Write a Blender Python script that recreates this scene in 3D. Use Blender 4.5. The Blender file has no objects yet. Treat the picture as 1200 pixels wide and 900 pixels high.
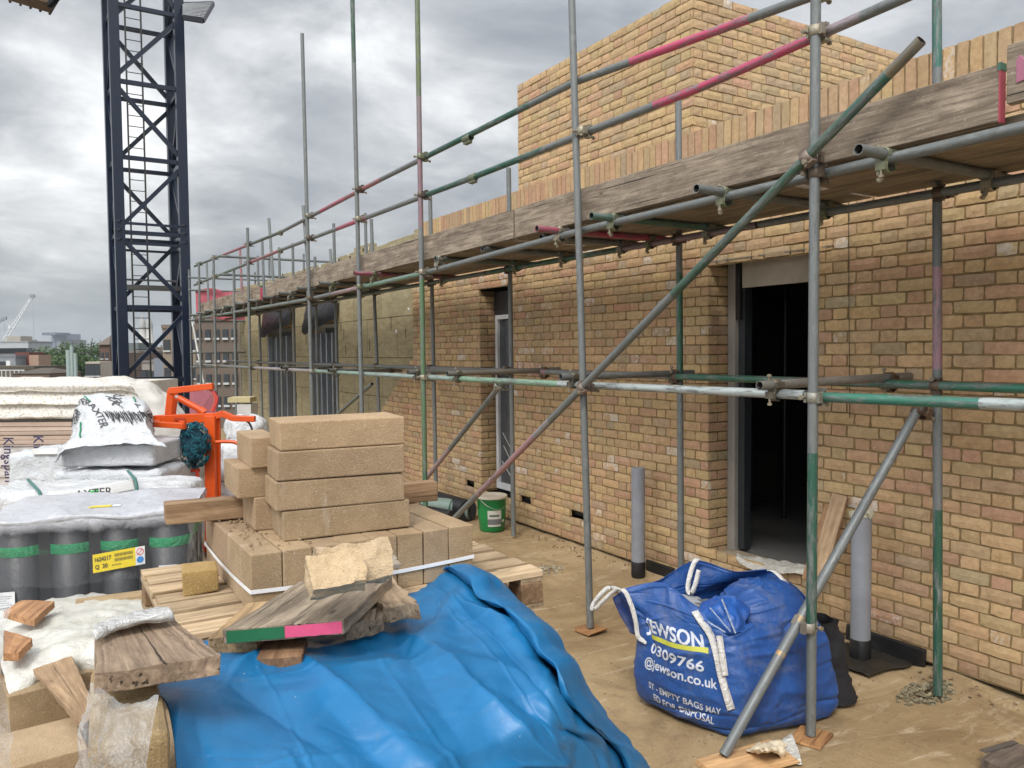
import bpy, bmesh, math, random
from mathutils import Vector, Matrix, noise as N
R=math.radians
random.seed(7)
# ---------------------------------------------------------------- camera model
F=930.0;YAW=R(31.3);PIT=R(2.46);ROLL=0.009;H=1.9
FW=Vector((math.sin(YAW)*math.cos(PIT),math.cos(YAW)*math.cos(PIT),-math.sin(PIT)))
rt=Vector((math.cos(YAW),-math.sin(YAW),0)); up=rt.cross(FW)
RT=rt*math.cos(ROLL)-up*math.sin(ROLL); UP=rt*math.sin(ROLL)+up*math.cos(ROLL)
def on(px,py,X=None,Y=None,Z=None,D=None):
    """point of the place seen at a survey mark of the 1200x900 photo, on a known plane"""
    d=FW+(px-600)/F*RT+(450-py)/F*UP; o=Vector((0,0,H))
    if D is not None: return o+d*D
    for i,v in enumerate((X,Y,Z)):
        if v is not None: return o+d*((v-o[i])/d[i])
scene=bpy.context.scene; COL=scene.collection
# ---------------------------------------------------------------- mesh builder
class MB:
    def __init__(s): s.v=[];s.f=[];s.c=[];s.g=[];s.sm=[]
    def add(s,vs,fs,col=(.5,.5,.5),gv=None,smooth=False):
        b=len(s.v); s.v+=[Vector(v) for v in vs]
        s.f+=[tuple(b+i for i in f) for f in fs]; s.sm+=[smooth]*len(fs)
        if col and isinstance(col[0],(tuple,list)): s.c+=list(col)
        else: s.c+=[col]*len(vs)
        s.g+=gv if gv else [Vector(v) for v in vs]
        return s
    def box(s,c,size,M=None,col=(.5,.5,.5),jit=0.0,taper=1.0):
        """box centred at c with full sizes, rotated by matrix M"""
        hx,hy,hz=[a/2 for a in size]; M=M or Matrix.Identity(3)
        off=Vector((random.uniform(0,50),random.uniform(0,50),random.uniform(0,50)))
        L=[Vector((x,y,z)) for z in(-hz,hz) for y in(-hy,hy) for x in(-hx,hx)]
        if jit: L=[p+Vector([random.uniform(-jit,jit) for _ in range(3)]) for p in L]
        k=max(range(3),key=lambda i:size[i]); o={0:(0,1,2),1:(1,0,2),2:(2,0,1)}[k]
        gv=[Vector((p[o[0]],p[o[1]],p[o[2]]))+off for p in L]
        vs=[Vector(c)+M@p for p in L]
        s.add(vs,[(0,2,3,1),(4,5,7,6),(0,1,5,4),(2,6,7,3),(0,4,6,2),(1,3,7,5)],col,gv); return s
    def bar(s,a,b,w,h,col=(.5,.5,.5),up=Vector((0,0,1)),jit=0):
        a=Vector(a);b=Vector(b);d=(b-a);L=d.length;d.normalize()
        y=up.cross(d)
        if y.length<1e-3: y=Vector((0,1,0)).cross(d)
        y.normalize(); z=d.cross(y)
        return s.box((a+b)/2,(L,w,h),Matrix((d,y,z)).transposed(),col,jit)
    def tube(s,pts,r,n=12,cols=None,caps=False,inner=None,cyc=False):
        """smooth tube through points; r a number or list; cols a colour or a list"""
        P=[Vector(p) for p in pts]; m=len(P)
        rr=r if isinstance(r,(list,tuple)) else [r]*m
        if cols is None: cols=(.5,.5,.5)
        cc=cols if isinstance(cols[0],(list,tuple)) else [cols]*m
        T=[]
        for i in range(m):
            a=P[(i-1)%m] if (i>0 or cyc) else P[i]; b=P[(i+1)%m] if (i<m-1 or cyc) else P[i]
            T.append((b-a).normalized())
        ref=Vector((0,0,1)) if abs(T[0].z)<.9 else Vector((1,0,0))
        x=T[0].cross(ref).normalized(); vs=[];gv=[];vc=[];run=0;off=random.uniform(0,40)
        for i in range(m):
            x=(x-T[i]*x.dot(T[i])).normalized(); y=T[i].cross(x)
            if i: run+=(P[i]-P[i-1]).length
            for k in range(n):
                a=2*math.pi*k/n
                vs.append(P[i]+(x*math.cos(a)+y*math.sin(a))*rr[i]); gv.append(Vector((run+off,math.cos(a)*rr[i],math.sin(a)*rr[i]))); vc.append(cc[i])
        fs=[]
        for i in range(m if cyc else m-1):
            j=(i+1)%m
            for k in range(n):
                fs.append((i*n+k,i*n+(k+1)%n,j*n+(k+1)%n,j*n+k))
        s.add(vs,fs,vc,gv,True)
        if caps:
            for e,rev in((0,True),(m-1,False)):
                ring=list(range(e*n,e*n+n)); s.add([vs[q] for q in ring],[tuple(reversed(range(n))) if rev else tuple(range(n))],cc[e],[gv[q] for q in ring])
        return s
    def lathe(s,c,prof,n=24,col=(.5,.5,.5),M=None,caps=True):
        M=M or Matrix.Identity(3);c=Vector(c)
        vs=[c+M@Vector((r*math.cos(2*math.pi*k/n),r*math.sin(2*math.pi*k/n),z)) for r,z in prof for k in range(n)]
        fs=[(i*n+k,i*n+(k+1)%n,(i+1)*n+(k+1)%n,(i+1)*n+k) for i in range(len(prof)-1) for k in range(n)]
        s.add(vs,fs,col,None,True)
        if caps:
            for e in (0,len(prof)-1):
                if prof[e][0]>1e-4: s.add(vs[e*n:e*n+n],[tuple(range(n))],col)
        return s
    def build(s,name,mat,parent=None,loc=None,bevel=0,flat=False):
        me=bpy.data.meshes.new(name)
        base=Vector(loc) if loc is not None else (Vector(parent['_o']) if parent is not None and '_o' in parent else None)
        if base is None:
            mn=[min(v[i] for v in s.v) for i in range(3)];mx=[max(v[i] for v in s.v) for i in range(3)]
            base=Vector(((mn[0]+mx[0])/2,(mn[1]+mx[1])/2,mn[2]))
        me.from_pydata([tuple(v-base) for v in s.v],[],s.f)
        a=me.color_attributes.new('col','FLOAT_COLOR','POINT'); a.data.foreach_set('color',[x for c in s.c for x in (c[0],c[1],c[2],c[3] if len(c)>3 else 1)])
        g=me.attributes.new('gv','FLOAT_VECTOR','POINT'); g.data.foreach_set('vector',[x for c in s.g for x in c])
        if not flat: me.polygons.foreach_set('use_smooth',s.sm)
        mat and me.materials.append(mat); me.update()
        o=bpy.data.objects.new(name,me); COL.objects.link(o)
        if parent is not None: o.parent=parent
        else: o.location=base
        o['_o']=list(base)
        if bevel:
            b=o.modifiers.new('bevel','BEVEL'); b.width=bevel; b.segments=2; b.limit_method='ANGLE'; b.angle_limit=R(40)
        return o
def tag(o,label,cat,group=None):
    o['label']=label;o['category']=cat
    if group:o['group']=group
    return o
def thing(name,loc,label,cat,group=None):
    o=bpy.data.objects.new(name,None); o.location=loc; o.empty_display_size=.1; COL.objects.link(o); o['_o']=list(loc)
    return tag(o,label,cat,group)
def structure(o): o['kind']='structure'; return o
def rotz(a): return Matrix.Rotation(R(a),3,'Z')
# surfaces through control points
def cr(p0,p1,p2,p3,t):
    return .5*((2*p1)+(-p0+p2)*t+(2*p0-5*p1+4*p2-p3)*t*t+(-p0+3*p1-3*p2+p3)*t*t*t)
def curve(P,n,cyc=False):
    P=[Vector(p) for p in P];m=len(P);out=[]
    segs=m if cyc else m-1
    for k in range(n if cyc else n+1):
        f=k/n*segs;i=min(int(f),segs-1);t=f-i
        g=(lambda j:P[j%m]) if cyc else (lambda j:P[max(0,min(m-1,j))])
        out.append(cr(g(i-1),g(i),g(i+1),g(i+2),t))
    return out
def surf(rows,nu,nv,cyc=False):
    a=[curve(r,nu,cyc) for r in rows]; cols=[curve([r[i] for r in a],nv) for i in range(len(a[0]))]
    return [[cols[i][j] for i in range(len(cols))] for j in range(nv+1)]
def normals(G,cyc=False):
    nv=len(G);nu=len(G[0]);out=[]
    for j in range(nv):
        row=[]
        for i in range(nu):
            a=G[j][(i+1)%nu if cyc else min(i+1,nu-1)]-G[j][(i-1)%nu if cyc else max(i-1,0)]
            b=G[min(j+1,nv-1)][i]-G[max(j-1,0)][i]
            n=a.cross(b); row.append(n.normalized() if n.length>1e-9 else Vector((0,0,1)))
        out.append(row)
    return out
def displace(G,fn,cyc=False,sign=1):
    Nn=normals(G,cyc); nv=len(G);nu=len(G[0])
    return [[G[j][i]+Nn[j][i]*sign*fn(G[j][i],i/max(1,nu-1),j/max(1,nv-1)) for i in range(nu)] for j in range(nv)]
def grid_mb(G,cyc=False,col=(.5,.5,.5),mb=None,smooth=True):
    mb=mb or MB(); nv=len(G);nu=len(G[0]); vs=[p for r in G for p in r]; fs=[]
    for j in range(nv-1):
        for i in range(nu if cyc else nu-1):
            k=(i+1)%nu; fs.append((j*nu+i,j*nu+k,(j+1)*nu+k,(j+1)*nu+i))
    mb.add(vs,fs,col,None,smooth); return mb
def crumple(p,sc,amp,seed=0.0,octv=3):
    """creased-sheet height: ridged noise"""
    s=0;a=1;q=Vector(p)*sc+Vector((seed,seed*1.7,seed*.3))
    for _ in range(octv):
        n=N.noise(q); s+=a*(1-2.2*abs(n)); a*=.5; q=q*2.03+Vector((5.2,1.3,7.7))
    return amp*s
def shell(o,t):
    m=o.modifiers.new('thickness','SOLIDIFY'); m.thickness=t; m.offset=0; return o
def creases(n,seed,hmin,hmax,lmin,lmax,wmin,wmax,ang=None):
    """random straight fold lines across a sheet: sharp tent shaped ridges and valleys"""
    rnd=random.Random(seed);out=[]
    for _ in range(n):
        x,y=rnd.random(),rnd.random(); a=rnd.uniform(0,math.pi) if ang is None else rnd.gauss(*ang); L=rnd.uniform(lmin,lmax)
        out.append((x,y,math.cos(a)*L,math.sin(a)*L,L*L,rnd.uniform(hmin,hmax)*rnd.choice((1,1,-1)),rnd.uniform(wmin,wmax)))
    return out
def crease_h(cs,u,v):
    s=0
    for x,y,dx,dy,L2,h,w in cs:
        a=u-x;b=v-y; t=(a*dx+b*dy)/L2
        if t<0 or t>1: continue
        d=abs(a*dy-b*dx)/math.sqrt(L2)
        if d<w:
            q=1-d/w; s+=h*q*q*(3-2*q)**.5*math.sin(math.pi*t)**.6
    return s
# ---------------------------------------------------------------- materials
def mat(name,build):
    m=bpy.data.materials.new(name); m.use_nodes=True; nt=m.node_tree; nt.nodes.clear()
    out=nt.nodes.new('ShaderNodeOutputMaterial'); p=nt.nodes.new('ShaderNodeBsdfPrincipled'); nt.links.new(p.outputs[0],out.inputs[0])
    build(NT(nt,p,out)); return m
class NT:
    def __init__(s,nt,p,out): s.nt=nt;s.p=p;s.out=out
    def n(s,t,**k):
        x=s.nt.nodes.new(t)
        for a,b in k.items(): setattr(x,a,b)
        return x
    def l(s,a,b): s.nt.links.new(a,b); return a
    def val(s,inp,v):
        if isinstance(v,(int,float,tuple,list)):
            inp.default_value=v if not isinstance(v,(tuple,list)) or len(v)!=3 or inp.type=='VECTOR' else (*v,1)
        else: s.l(v,inp)
    def attr(s,name,out='Color'): a=s.n('ShaderNodeAttribute',attribute_name=name); return a.outputs[out]
    def obj(s): return s.n('ShaderNodeTexCoord').outputs['Object']
    def pos(s): return s.n('ShaderNodeNewGeometry').outputs['Position']
    def scale(s,v,sc):
        m=s.n('ShaderNodeMapping'); s.l(v,m.inputs[0]); m.inputs['Scale'].default_value=sc; return m.outputs[0]
    def noise(s,vec,scale,detail=4,rough=.6,dist=0,out='Fac'):
        x=s.n('ShaderNodeTexNoise'); s.l(vec,x.inputs['Vector']); x.inputs['Scale'].default_value=scale; x.inputs['Detail'].default_value=detail; x.inputs['Roughness'].default_value=rough; x.inputs['Distortion'].default_value=dist; return x.outputs[out]
    def vor(s,vec,scale,feature='F1',out='Distance'):
        x=s.n('ShaderNodeTexVoronoi',feature=feature); s.l(vec,x.inputs['Vector']); x.inputs['Scale'].default_value=scale; return x.outputs[out]
    def ramp(s,f,stops,interp='LINEAR'):
        x=s.n('ShaderNodeValToRGB'); s.l(f,x.inputs[0]); r=x.color_ramp; r.interpolation=interp
        while len(r.elements)<len(stops): r.elements.new(.5)
        for e,(p,c) in zip(r.elements,stops):
            e.position=p; e.color=(c,c,c,1) if isinstance(c,(int,float)) else (*c,1)
        return x.outputs[0]
    def mix(s,f,a,b,mode='MIX'):
        x=s.n('ShaderNodeMix',data_type='RGBA',blend_type=mode); s.val(x.inputs[0],f); s.val(x.inputs[6],a); s.val(x.inputs[7],b); return x.outputs[2]
    def math(s,op,a,b=0,clamp=False):
        x=s.n('ShaderNodeMath',operation=op); x.use_clamp=clamp; s.val(x.inputs[0],a); s.val(x.inputs[1],b); return x.outputs[0]
    def base(s,c): s.val(s.p.inputs['Base Color'],c)
    def rough(s,c): s.val(s.p.inputs['Roughness'],c)
    def bump(s,h,dist=.005,strength=1,prev=None):
        b=s.n('ShaderNodeBump'); s.l(h,b.inputs['Height']); b.inputs['Distance'].default_value=dist; b.inputs['Strength'].default_value=strength
        if prev: s.l(prev,b.inputs['Normal'])
        s.l(b.outputs[0],s.p.inputs['Normal']); return b.outputs[0]
def m_brick(t):
    c=t.attr('col'); a=t.attr('col','Alpha'); v=t.pos()
    n=t.noise(v,28,5,.65); c=t.mix(t.ramp(n,[(.3,.0),(.75,1)]),t.mix(1,c,(.80,.78,.74),'MULTIPLY'),t.mix(1,c,(1.12,1.12,1.1),'MULTIPLY'))
    sp=t.noise(v,220,2,.5); c=t.mix(t.ramp(sp,[(.28,.55),(.36,0)]),c,(.13,.10,.06))
    # lime bloom patches on some bricks (amount in alpha)
    w=t.noise(v,14,4,.7,1.5); w=t.math('ADD',w,t.math('MULTIPLY',a,.5)); c=t.mix(t.ramp(w,[(.72,0),(.86,.75)]),c,(.66,.61,.55))
    t.base(c); t.rough(.9); h=t.math('ADD',t.noise(v,60,6,.7),t.math('MULTIPLY',t.ramp(sp,[(.25,0),(.4,1)]),.6)); t.bump(h,.004,.8)
def m_mortar(t):
    c=t.attr('col'); v=t.pos(); n=t.noise(v,9,5,.7); t.base(t.mix(t.ramp(n,[(.3,0),(.7,1)]),t.mix(1,c,(.6,.58,.55),'MULTIPLY'),t.mix(1,c,(1.3,1.28,1.25),'MULTIPLY'))); t.rough(.95); t.bump(t.noise(v,150,4,.8),.005,1)
def m_tube(t):
    c=t.attr('col'); g=t.attr('gv','Vector'); s1=t.scale(g,(7,45,45)); n=t.noise(s1,1,6,.75,.6)
    n3=t.noise(t.scale(g,(2.2,16,16)),1,5,.75,.8); fac=t.ramp(t.math('ADD',t.math('MULTIPLY',n,.6),t.math('MULTIPLY',n3,.4)),[(.48,0),(.56,.85)]); gal=t.ramp(t.noise(t.scale(g,(14,50,50)),1,5,.75),[(.3,(.075,.082,.08)),(.5,(.155,.168,.165)),(.72,(.30,.315,.305))])
    c2=t.mix(fac,c,gal); r=t.noise(t.scale(g,(3,20,20)),1,5,.8,1); c2=t.mix(t.ramp(r,[(.62,0),(.70,.65)]),c2,(.15,.085,.05)); sp=t.noise(t.scale(g,(60,90,90)),1,3,.7); c2=t.mix(t.ramp(sp,[(.70,0),(.74,.7)]),c2,(.5,.48,.43))
    t.base(c2); t.p.inputs['Metallic'].default_value=.25; t.rough(t.ramp(n,[(.3,.38),(.7,.6)])); t.bump(t.noise(t.scale(g,(40,90,90)),1,4,.7),.0012,.7)
def m_metalcol(t):
    c=t.attr('col'); v=t.pos(); n=t.noise(v,90,4,.7); t.base(t.mix(t.ramp(n,[(.5,0),(.68,.8)]),c,(.17,.11,.06))); t.p.inputs['Metallic'].default_value=.4; t.rough(.55); t.bump(n,.001,.6)
def wood(dark,light,grey=0.,split=.5):
    def f(t):
        g=t.attr('gv','Vector'); v=t.scale(g,(2.2,38,38)); n=t.noise(v,1,6,.65,1.1); n2=t.noise(t.scale(g,(3,9,9)),1,4,.7,.5)
        c=t.mix(t.ramp(n,[(.32,0),(.66,1)]),dark,light); c=t.mix(t.ramp(n2,[(.42,0),(.7,.75)]),c,tuple(x*.62 for x in dark))
        w=t.n('ShaderNodeTexNoise'); t.l(t.scale(g,(1.1,75,75)),w.inputs['Vector']); w.inputs['Scale'].default_value=1; w.inputs['Detail'].default_value=3
        cr_=t.ramp(w.outputs[0],[(.30,1),(.36,0)]); c=t.mix(t.math('MULTIPLY',cr_,split),c,tuple(x*.25 for x in dark))
        k=t.vor(t.scale(g,(3.0,9,9)),1); c=t.mix(t.ramp(k,[(.05,.8),(.1,0)]),c,tuple(x*.35 for x in dark))
        if grey: c=t.mix(t.ramp(t.noise(g,60,3,.7),[(.6,0),(.72,grey)]),c,(.55,.52,.47))
        att=t.attr('col'); c=t.mix(1,c,t.mix(1,att,(2,2,2),'MULTIPLY'),'MULTIPLY')
        t.base(c); t.rough(.85); t.bump(t.math('SUBTRACT',n,t.math('MULTIPLY',cr_,.8)),.0025,1)
    return f
def m_concrete(t):
    c=t.attr('col'); v=t.pos(); n=t.noise(v,7,5,.7,.4); c=t.mix(t.ramp(n,[(.3,0),(.7,1)]),t.mix(1,c,(.78,.75,.7),'MULTIPLY'),t.mix(1,c,(1.1,1.1,1.1),'MULTIPLY'))
    s=t.vor(v,150); s2=t.noise(v,170,3,.6); s2=t.noise(v,260,3,.6); c=t.mix(t.ramp(s2,[(.60,0),(.68,.7)]),c,(.70,.60,.46)); c=t.mix(t.ramp(s2,[(.30,.8),(.40,0)]),c,(.16,.115,.07)); st=t.noise(t.scale(v,(14,14,2.0)),1,4,.7); c=t.mix(t.ramp(st,[(.62,0),(.75,.35)]),c,(.62,.56,.48)); c=t.mix(t.ramp(t.noise(v,3,4,.6),[(.55,0),(.72,.35)]),c,(.26,.18,.10))
    t.base(c); t.rough(.93); t.bump(t.math('ADD',s2,t.noise(v,60,5,.8)),.004,.9)
def m_plain(rough,metal=0,bump=0,bs=40,var=.25,spec=.5):
    def f(t):
        c=t.attr('col'); v=t.pos(); n=t.noise(v,3.5,6,.7,.5); c=t.mix(t.math('MULTIPLY',t.ramp(n,[(.35,1),(.65,0)]),var),c,t.mix(1,c,(.45,.42,.38),'MULTIPLY')); t.base(c); t.rough(rough); t.p.inputs['Metallic'].default_value=metal; t.p.inputs['Specular IOR Level'].default_value=spec
        if bump: t.bump(t.noise(v,bs,5,.7),bump,1)
    return f
def m_film(alpha,tint=(.8,.82,.84)):
    def f(t):
        v=t.pos(); n=t.noise(t.scale(v,(1,1,1)),5,6,.75,2.5); r=t.noise(v,16,4,.7,3)
        t.base(tint); t.rough(.18); t.bump(t.math('ADD',n,t.math('MULTIPLY',r,.4)),.03,.8)
        a=t.ramp(n,[(.38,alpha*.45),(.6,alpha),(.72,min(1,alpha*2.2))]); t.l(a,t.p.inputs['Alpha'])
    return f
def m_tarp(t):
    v=t.pos(); n=t.noise(v,4,5,.7,.8); c=t.mix(t.ramp(n,[(.35,0),(.7,1)]),(.006,.125,.30),(.012,.16,.37))
    d=t.noise(v,2.6,6,.75,1.2); c=t.mix(t.ramp(d,[(.62,0),(.76,.35)]),c,(.20,.22,.20)); d2=t.noise(v,60,3,.7); c=t.mix(t.ramp(d2,[(.70,0),(.75,.5)]),c,(.5,.5,.46))
    t.base(c); t.rough(t.ramp(t.noise(v,6,4,.7),[(.3,.32),(.7,.52)])); rg=t.math('ABSOLUTE',t.math('SUBTRACT',t.noise(v,9,3,.5,1.2),.5)); t.bump(t.math('ADD',t.math('MULTIPLY',rg,.35),t.math('MULTIPLY',t.noise(v,420,1,.5),.04)),.012,.6)
def m_bag(t):
    c=t.attr('col'); v=t.pos(); n=t.noise(v,5,5,.7,1); c=t.mix(t.ramp(n,[(.35,0),(.7,1)]),t.mix(1,c,(.75,.75,.8),'MULTIPLY'),t.mix(1,c,(1.2,1.2,1.1),'MULTIPLY')); d=t.noise(v,3.3,6,.8,.7); c=t.mix(t.ramp(d,[(.52,0),(.78,.45)]),c,(.27,.26,.25))
    t.base(c); t.rough(.42); w=t.n('ShaderNodeTexWave'); t.l(v,w.inputs[0]); w.bands_direction='Z'; w.inputs['Scale'].default_value=90; t.bump(t.math('ADD',t.noise(v,34,5,.6,1.2),t.math('MULTIPLY',w.outputs[1],.05)),.006,.6)
def m_floor(t):
    v=t.pos(); a=t.noise(v,.8,6,.7,.6); c=t.ramp(a,[(.28,(.20,.13,.062)),(.46,(.33,.23,.118)),(.6,(.41,.295,.16)),(.76,(.50,.385,.23))])
    b=t.noise(t.scale(v,(.6,2.4,1)),2.5,5,.7,1.5); c=t.mix(t.ramp(b,[(.56,0),(.68,.6)]),c,(.60,.50,.36))
    d=t.noise(v,4,6,.75,.8); c=t.mix(t.ramp(d,[(.56,0),(.74,.6)]),c,(.16,.105,.055)); s=t.noise(v,130,3,.6); c=t.mix(t.ramp(s,[(.66,0),(.7,.7)]),c,(.5,.45,.36)); c=t.mix(t.ramp(s,[(.30,.6),(.36,0)]),c,(.10,.07,.04))
    wt=t.noise(t.scale(v,(1,.5,1)),1.3,5,.7,1); c=t.mix(t.ramp(wt,[(.54,0),(.64,.55)]),c,(.20,.135,.07)); fp=t.noise(v,7.5,3,.6,.5); c=t.mix(t.ramp(fp,[(.60,0),(.66,.35)]),c,(.22,.155,.085)); t.base(c); t.rough(t.ramp(a,[(.3,.55),(.6,.85)])); t.bump(t.math('ADD',t.math('MULTIPLY',d,1.2),t.math('MULTIPLY',t.noise(v,70,6,.75),.35)),.02,.8)
def m_insul(t):
    v=t.pos(); n=t.noise(t.scale(v,(1,.5,2)),9,6,.75,.6); c=t.ramp(n,[(.25,(.22,.18,.105)),(.5,(.36,.305,.18)),(.75,(.47,.41,.26))])
    b=t.n('ShaderNodeTexBrick'); sx=t.n('ShaderNodeSeparateXYZ'); t.l(v,sx.inputs[0]); cx=t.n('ShaderNodeCombineXYZ'); t.l(sx.outputs[1],cx.inputs[0]); t.l(sx.outputs[2],cx.inputs[1]); t.l(cx.outputs[0],b.inputs['Vector'])
    b.inputs['Scale'].default_value=1; b.inputs['Brick Width'].default_value=1.2; b.inputs['Row Height'].default_value=.6; b.inputs['Mortar Size'].default_value=.006; b.inputs['Color1'].default_value=(1,1,1,1); b.inputs['Color2'].default_value=(.86,.86,.86,1); b.inputs['Mortar'].default_value=(.25,.22,.15,1)
    t.base(t.mix(1,c,b.outputs[0],'MULTIPLY')); t.rough(.95); t.bump(t.noise(v,40,6,.8),.01,1)
def m_wrap(t):
    c=t.attr('col'); v=t.pos(); n=t.noise(v,3.5,6,.7,.5); c=t.mix(t.math('MULTIPLY',t.ramp(n,[(.35,1),(.62,0)]),.3),c,t.mix(1,c,(.55,.57,.6),'MULTIPLY')); t.base(c); t.rough(.24); t.p.inputs['Specular IOR Level'].default_value=.6
    a=t.math('ABSOLUTE',t.math('SUBTRACT',t.noise(v,7,4,.6,1.8),.5)); b=t.math('ABSOLUTE',t.math('SUBTRACT',t.noise(t.scale(v,(1,1,2.2)),19,4,.6,2.2),.5)); t.bump(t.math('ADD',a,t.math('MULTIPLY',b,.5)),.05,.75)
M={}
M['brick']=mat('brick',m_brick);M['mortar']=mat('mortar',m_mortar);M['tube']=mat('scaffold tube paint',m_tube);M['fitting']=mat('fitting',m_metalcol)
M['oldwood']=mat('weathered wood',wood((.125,.093,.066),(.40,.325,.245),.3,1.0));M['deck']=mat('deck wood',wood((.16,.125,.085),(.33,.27,.19),.1,.6));M['newwood']=mat('pallet wood',wood((.34,.24,.14),(.60,.46,.30),.15,.4));M['redwood']=mat('brown timber',wood((.20,.115,.06),(.42,.28,.16),.1,.5))
M['block']=mat('block concrete',m_concrete);M['plain']=mat('painted',m_plain(.5,0,.001,60,.35));M['matte']=mat('matte',m_plain(.9,0,.004,30,.35));M['gloss']=mat('glossy paint',m_plain(.28,0,.0,40,.25));M['plastic']=mat('white polythene',m_wrap);M['metal']=mat('bare metal',m_plain(.38,.8,.0006,60,.3));M['dark']=mat('dark membrane',m_plain(.45,0,.004,18,.3));M['far']=mat('far masonry',m_plain(.85,0,0,1,.2))
M['film']=mat('clear film',m_film(.30));M['film2']=mat('cloudy film',m_film(.42,(.60,.62,.64)))
M['tarp']=mat('blue tarpaulin',m_tarp);M['bag']=mat('woven bag',m_bag);M['floor']=mat('dusty screed',m_floor);M['insul']=mat('mineral wool',m_insul)
def m_glass(t): t.base((.05,.06,.07)); t.rough(.08); t.p.inputs['Specular IOR Level'].default_value=.8; v=t.pos(); t.bump(t.noise(v,8,4,.7,2),.01,.5)
M['glass']=mat('window glass',m_glass)
def m_leaf(t):
    v=t.pos(); n=t.noise(v,.5,4,.7); c=t.attr('col'); t.base(t.mix(n,c,t.mix(1,c,(1.7,1.8,1.2),'MULTIPLY'))); t.rough(.8)
M['leaf']=mat('foliage',m_leaf)
def m_net(t):
    c=t.attr('col'); g=t.attr('gv','Vector'); k=t.vor(g,55,'DISTANCE_TO_EDGE'); t.base(c); t.rough(.7); t.l(t.ramp(k,[(.08,1),(.1,.0)],'CONSTANT'),t.p.inputs['Alpha'])
M['net']=mat('knotted net',m_net)
GALV=(.165,.178,.175);PINK=(.52,.075,.155);GRN=(.022,.10,.068);LGRN=(.13,.26,.2);PALE=(.42,.47,.46);DPINK=(.36,.13,.15);OLIVE=(.12,.17,.07);RUST=(.2,.11,.06);DGR=(.10,.11,.11)
# ================================================================ BRICKWORK
WX=4.45
def brickcol(pink=.28,pale=.06,tone=1.0):
    r=random.random(); pink*=.7
    if r<pink: c=(.56,.355,.22)
    elif r<pink+.22: c=(.56,.395,.235)
    elif r<pink+.30: c=(.50,.375,.24)
    else: c=(.60,.42,.232)
    k=random.uniform(.88,1.06)*tone; w=random.random()
    al=.0 if w>pale*4 else (.35+random.random()*.3 if w<pale else .2)
    return tuple(x*k*random.uniform(.96,1.04) for x in c)+(al,)
def one_brick(mb,fr,s0,s1,z0,z1,dep=.10,col=None,proud=0,chop=True):
    """fr(s,z,d)->world ; d>0 goes into the wall"""
    nx=max(1,round((s1-s0)/.055)); nz=2; g=.0035
    t=[random.uniform(-.0025,.0035)+proud for _ in range(3)]
    P=[];idx={}
    def jit(k): return k*random.uniform(-1,1)
    for j in range(nz+1):
        for i in range(nx+1):
            edge=(i in(0,nx)) or (j in (0,nz)); corner=(i in(0,nx)) and (j in (0,nz))
            s=s0+(s1-s0)*i/nx; z=z0+(z1-z0)*j/nz
            s+=jit(.0022) if edge else 0; z+=jit(.0022) if edge else 0
            if corner and chop: s+=(1 if i==0 else -1)*random.uniform(0,.005); z+=(1 if j==0 else -1)*random.uniform(0,.004)
            d=-(t[0]+t[1]*(i/nx-.5)+t[2]*(j/nz-.5)*.5)+(.0045 if edge else jit(.0012))
            idx[i,j]=len(P); P.append(fr(s,z,d))
    fs=[(idx[i,j],idx[i+1,j],idx[i+1,j+1],idx[i,j+1]) for j in range(nz) for i in range(nx)]
    ring=[(i,0) for i in range(nx)]+[(nx,j) for j in range(nz)]+[(i,nz) for i in range(nx,0,-1)]+[(0,j) for j in range(nz,0,-1)]
    b=len(P)
    for (i,j) in ring: P.append(fr(s0+(s1-s0)*i/nx,z0+(z1-z0)*j/nz,dep*.3))
    m=len(ring)
    for k in range(m): fs.append((idx[ring[k]],b+k,b+(k+1)%m,idx[ring[(k+1)%m]]))
    mb.add(P,fs,col or brickcol(),None,False)
def brick_area(mb,mm,fr,s0,s1,z0,nc,holes,ms=None,shift=0,mcol=(.29,.205,.10),tone=1,pink=.28,pale=.06,left_edge=None,flip=False,mdep=.009,cf=None):
    """Flemish bond; holes: list of (sa,sb,za,zb)"""
    C=.075;SB,HB,J=.215,.1025,.010
    for k in range(nc):
        za=z0+k*C; zb=za+.065
        a=left_edge(za) if left_edge else s0
        iv=[(a,s1)]
        for (ha,hb,ya,yb) in holes:
            if za+.03>ya and za+.03<yb:
                nv=[]
                for (p,q) in iv:
                    if hb<=p or ha>=q: nv.append((p,q)); continue
                    if ha>p: nv.append((p,ha))
                    if hb<q: nv.append((hb,q))
                iv=nv
        x=-12.15+shift+(0 if k%2==0 else (SB+J)/2+(HB+J)/2-.056+.056); lst=[];tgl=0
        while x<s1+.3:
            w=SB if tgl==0 else HB; lst.append((x,x+w)); x+=w+J; tgl^=1
        for (p,q) in iv:
            # mortar strip
            N_=max(1,int((q-p)/.12)); 
            for i in range(N_):
                u0=p+(q-p)*i/N_;u1=p+(q-p)*(i+1)/N_
                mm.add([fr(u0,za-.010,mdep),fr(u1,za-.010,mdep),fr(u1,zb,mdep),fr(u0,zb,mdep)],[(0,1,2,3)],mcol)
            for (u,v) in lst:
                uu,vv=max(u,p),min(v,q)
                if vv-uu<.03: continue
                tc=tone(uu,za) if callable(tone) else tone
                pl=pale(uu,za) if callable(pale) else pale
                one_brick(mb,fr,uu,vv,za+random.uniform(-.002,.002),zb+random.uniform(-.002,.002),col=brickcol(pink,pl,tc))
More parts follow.
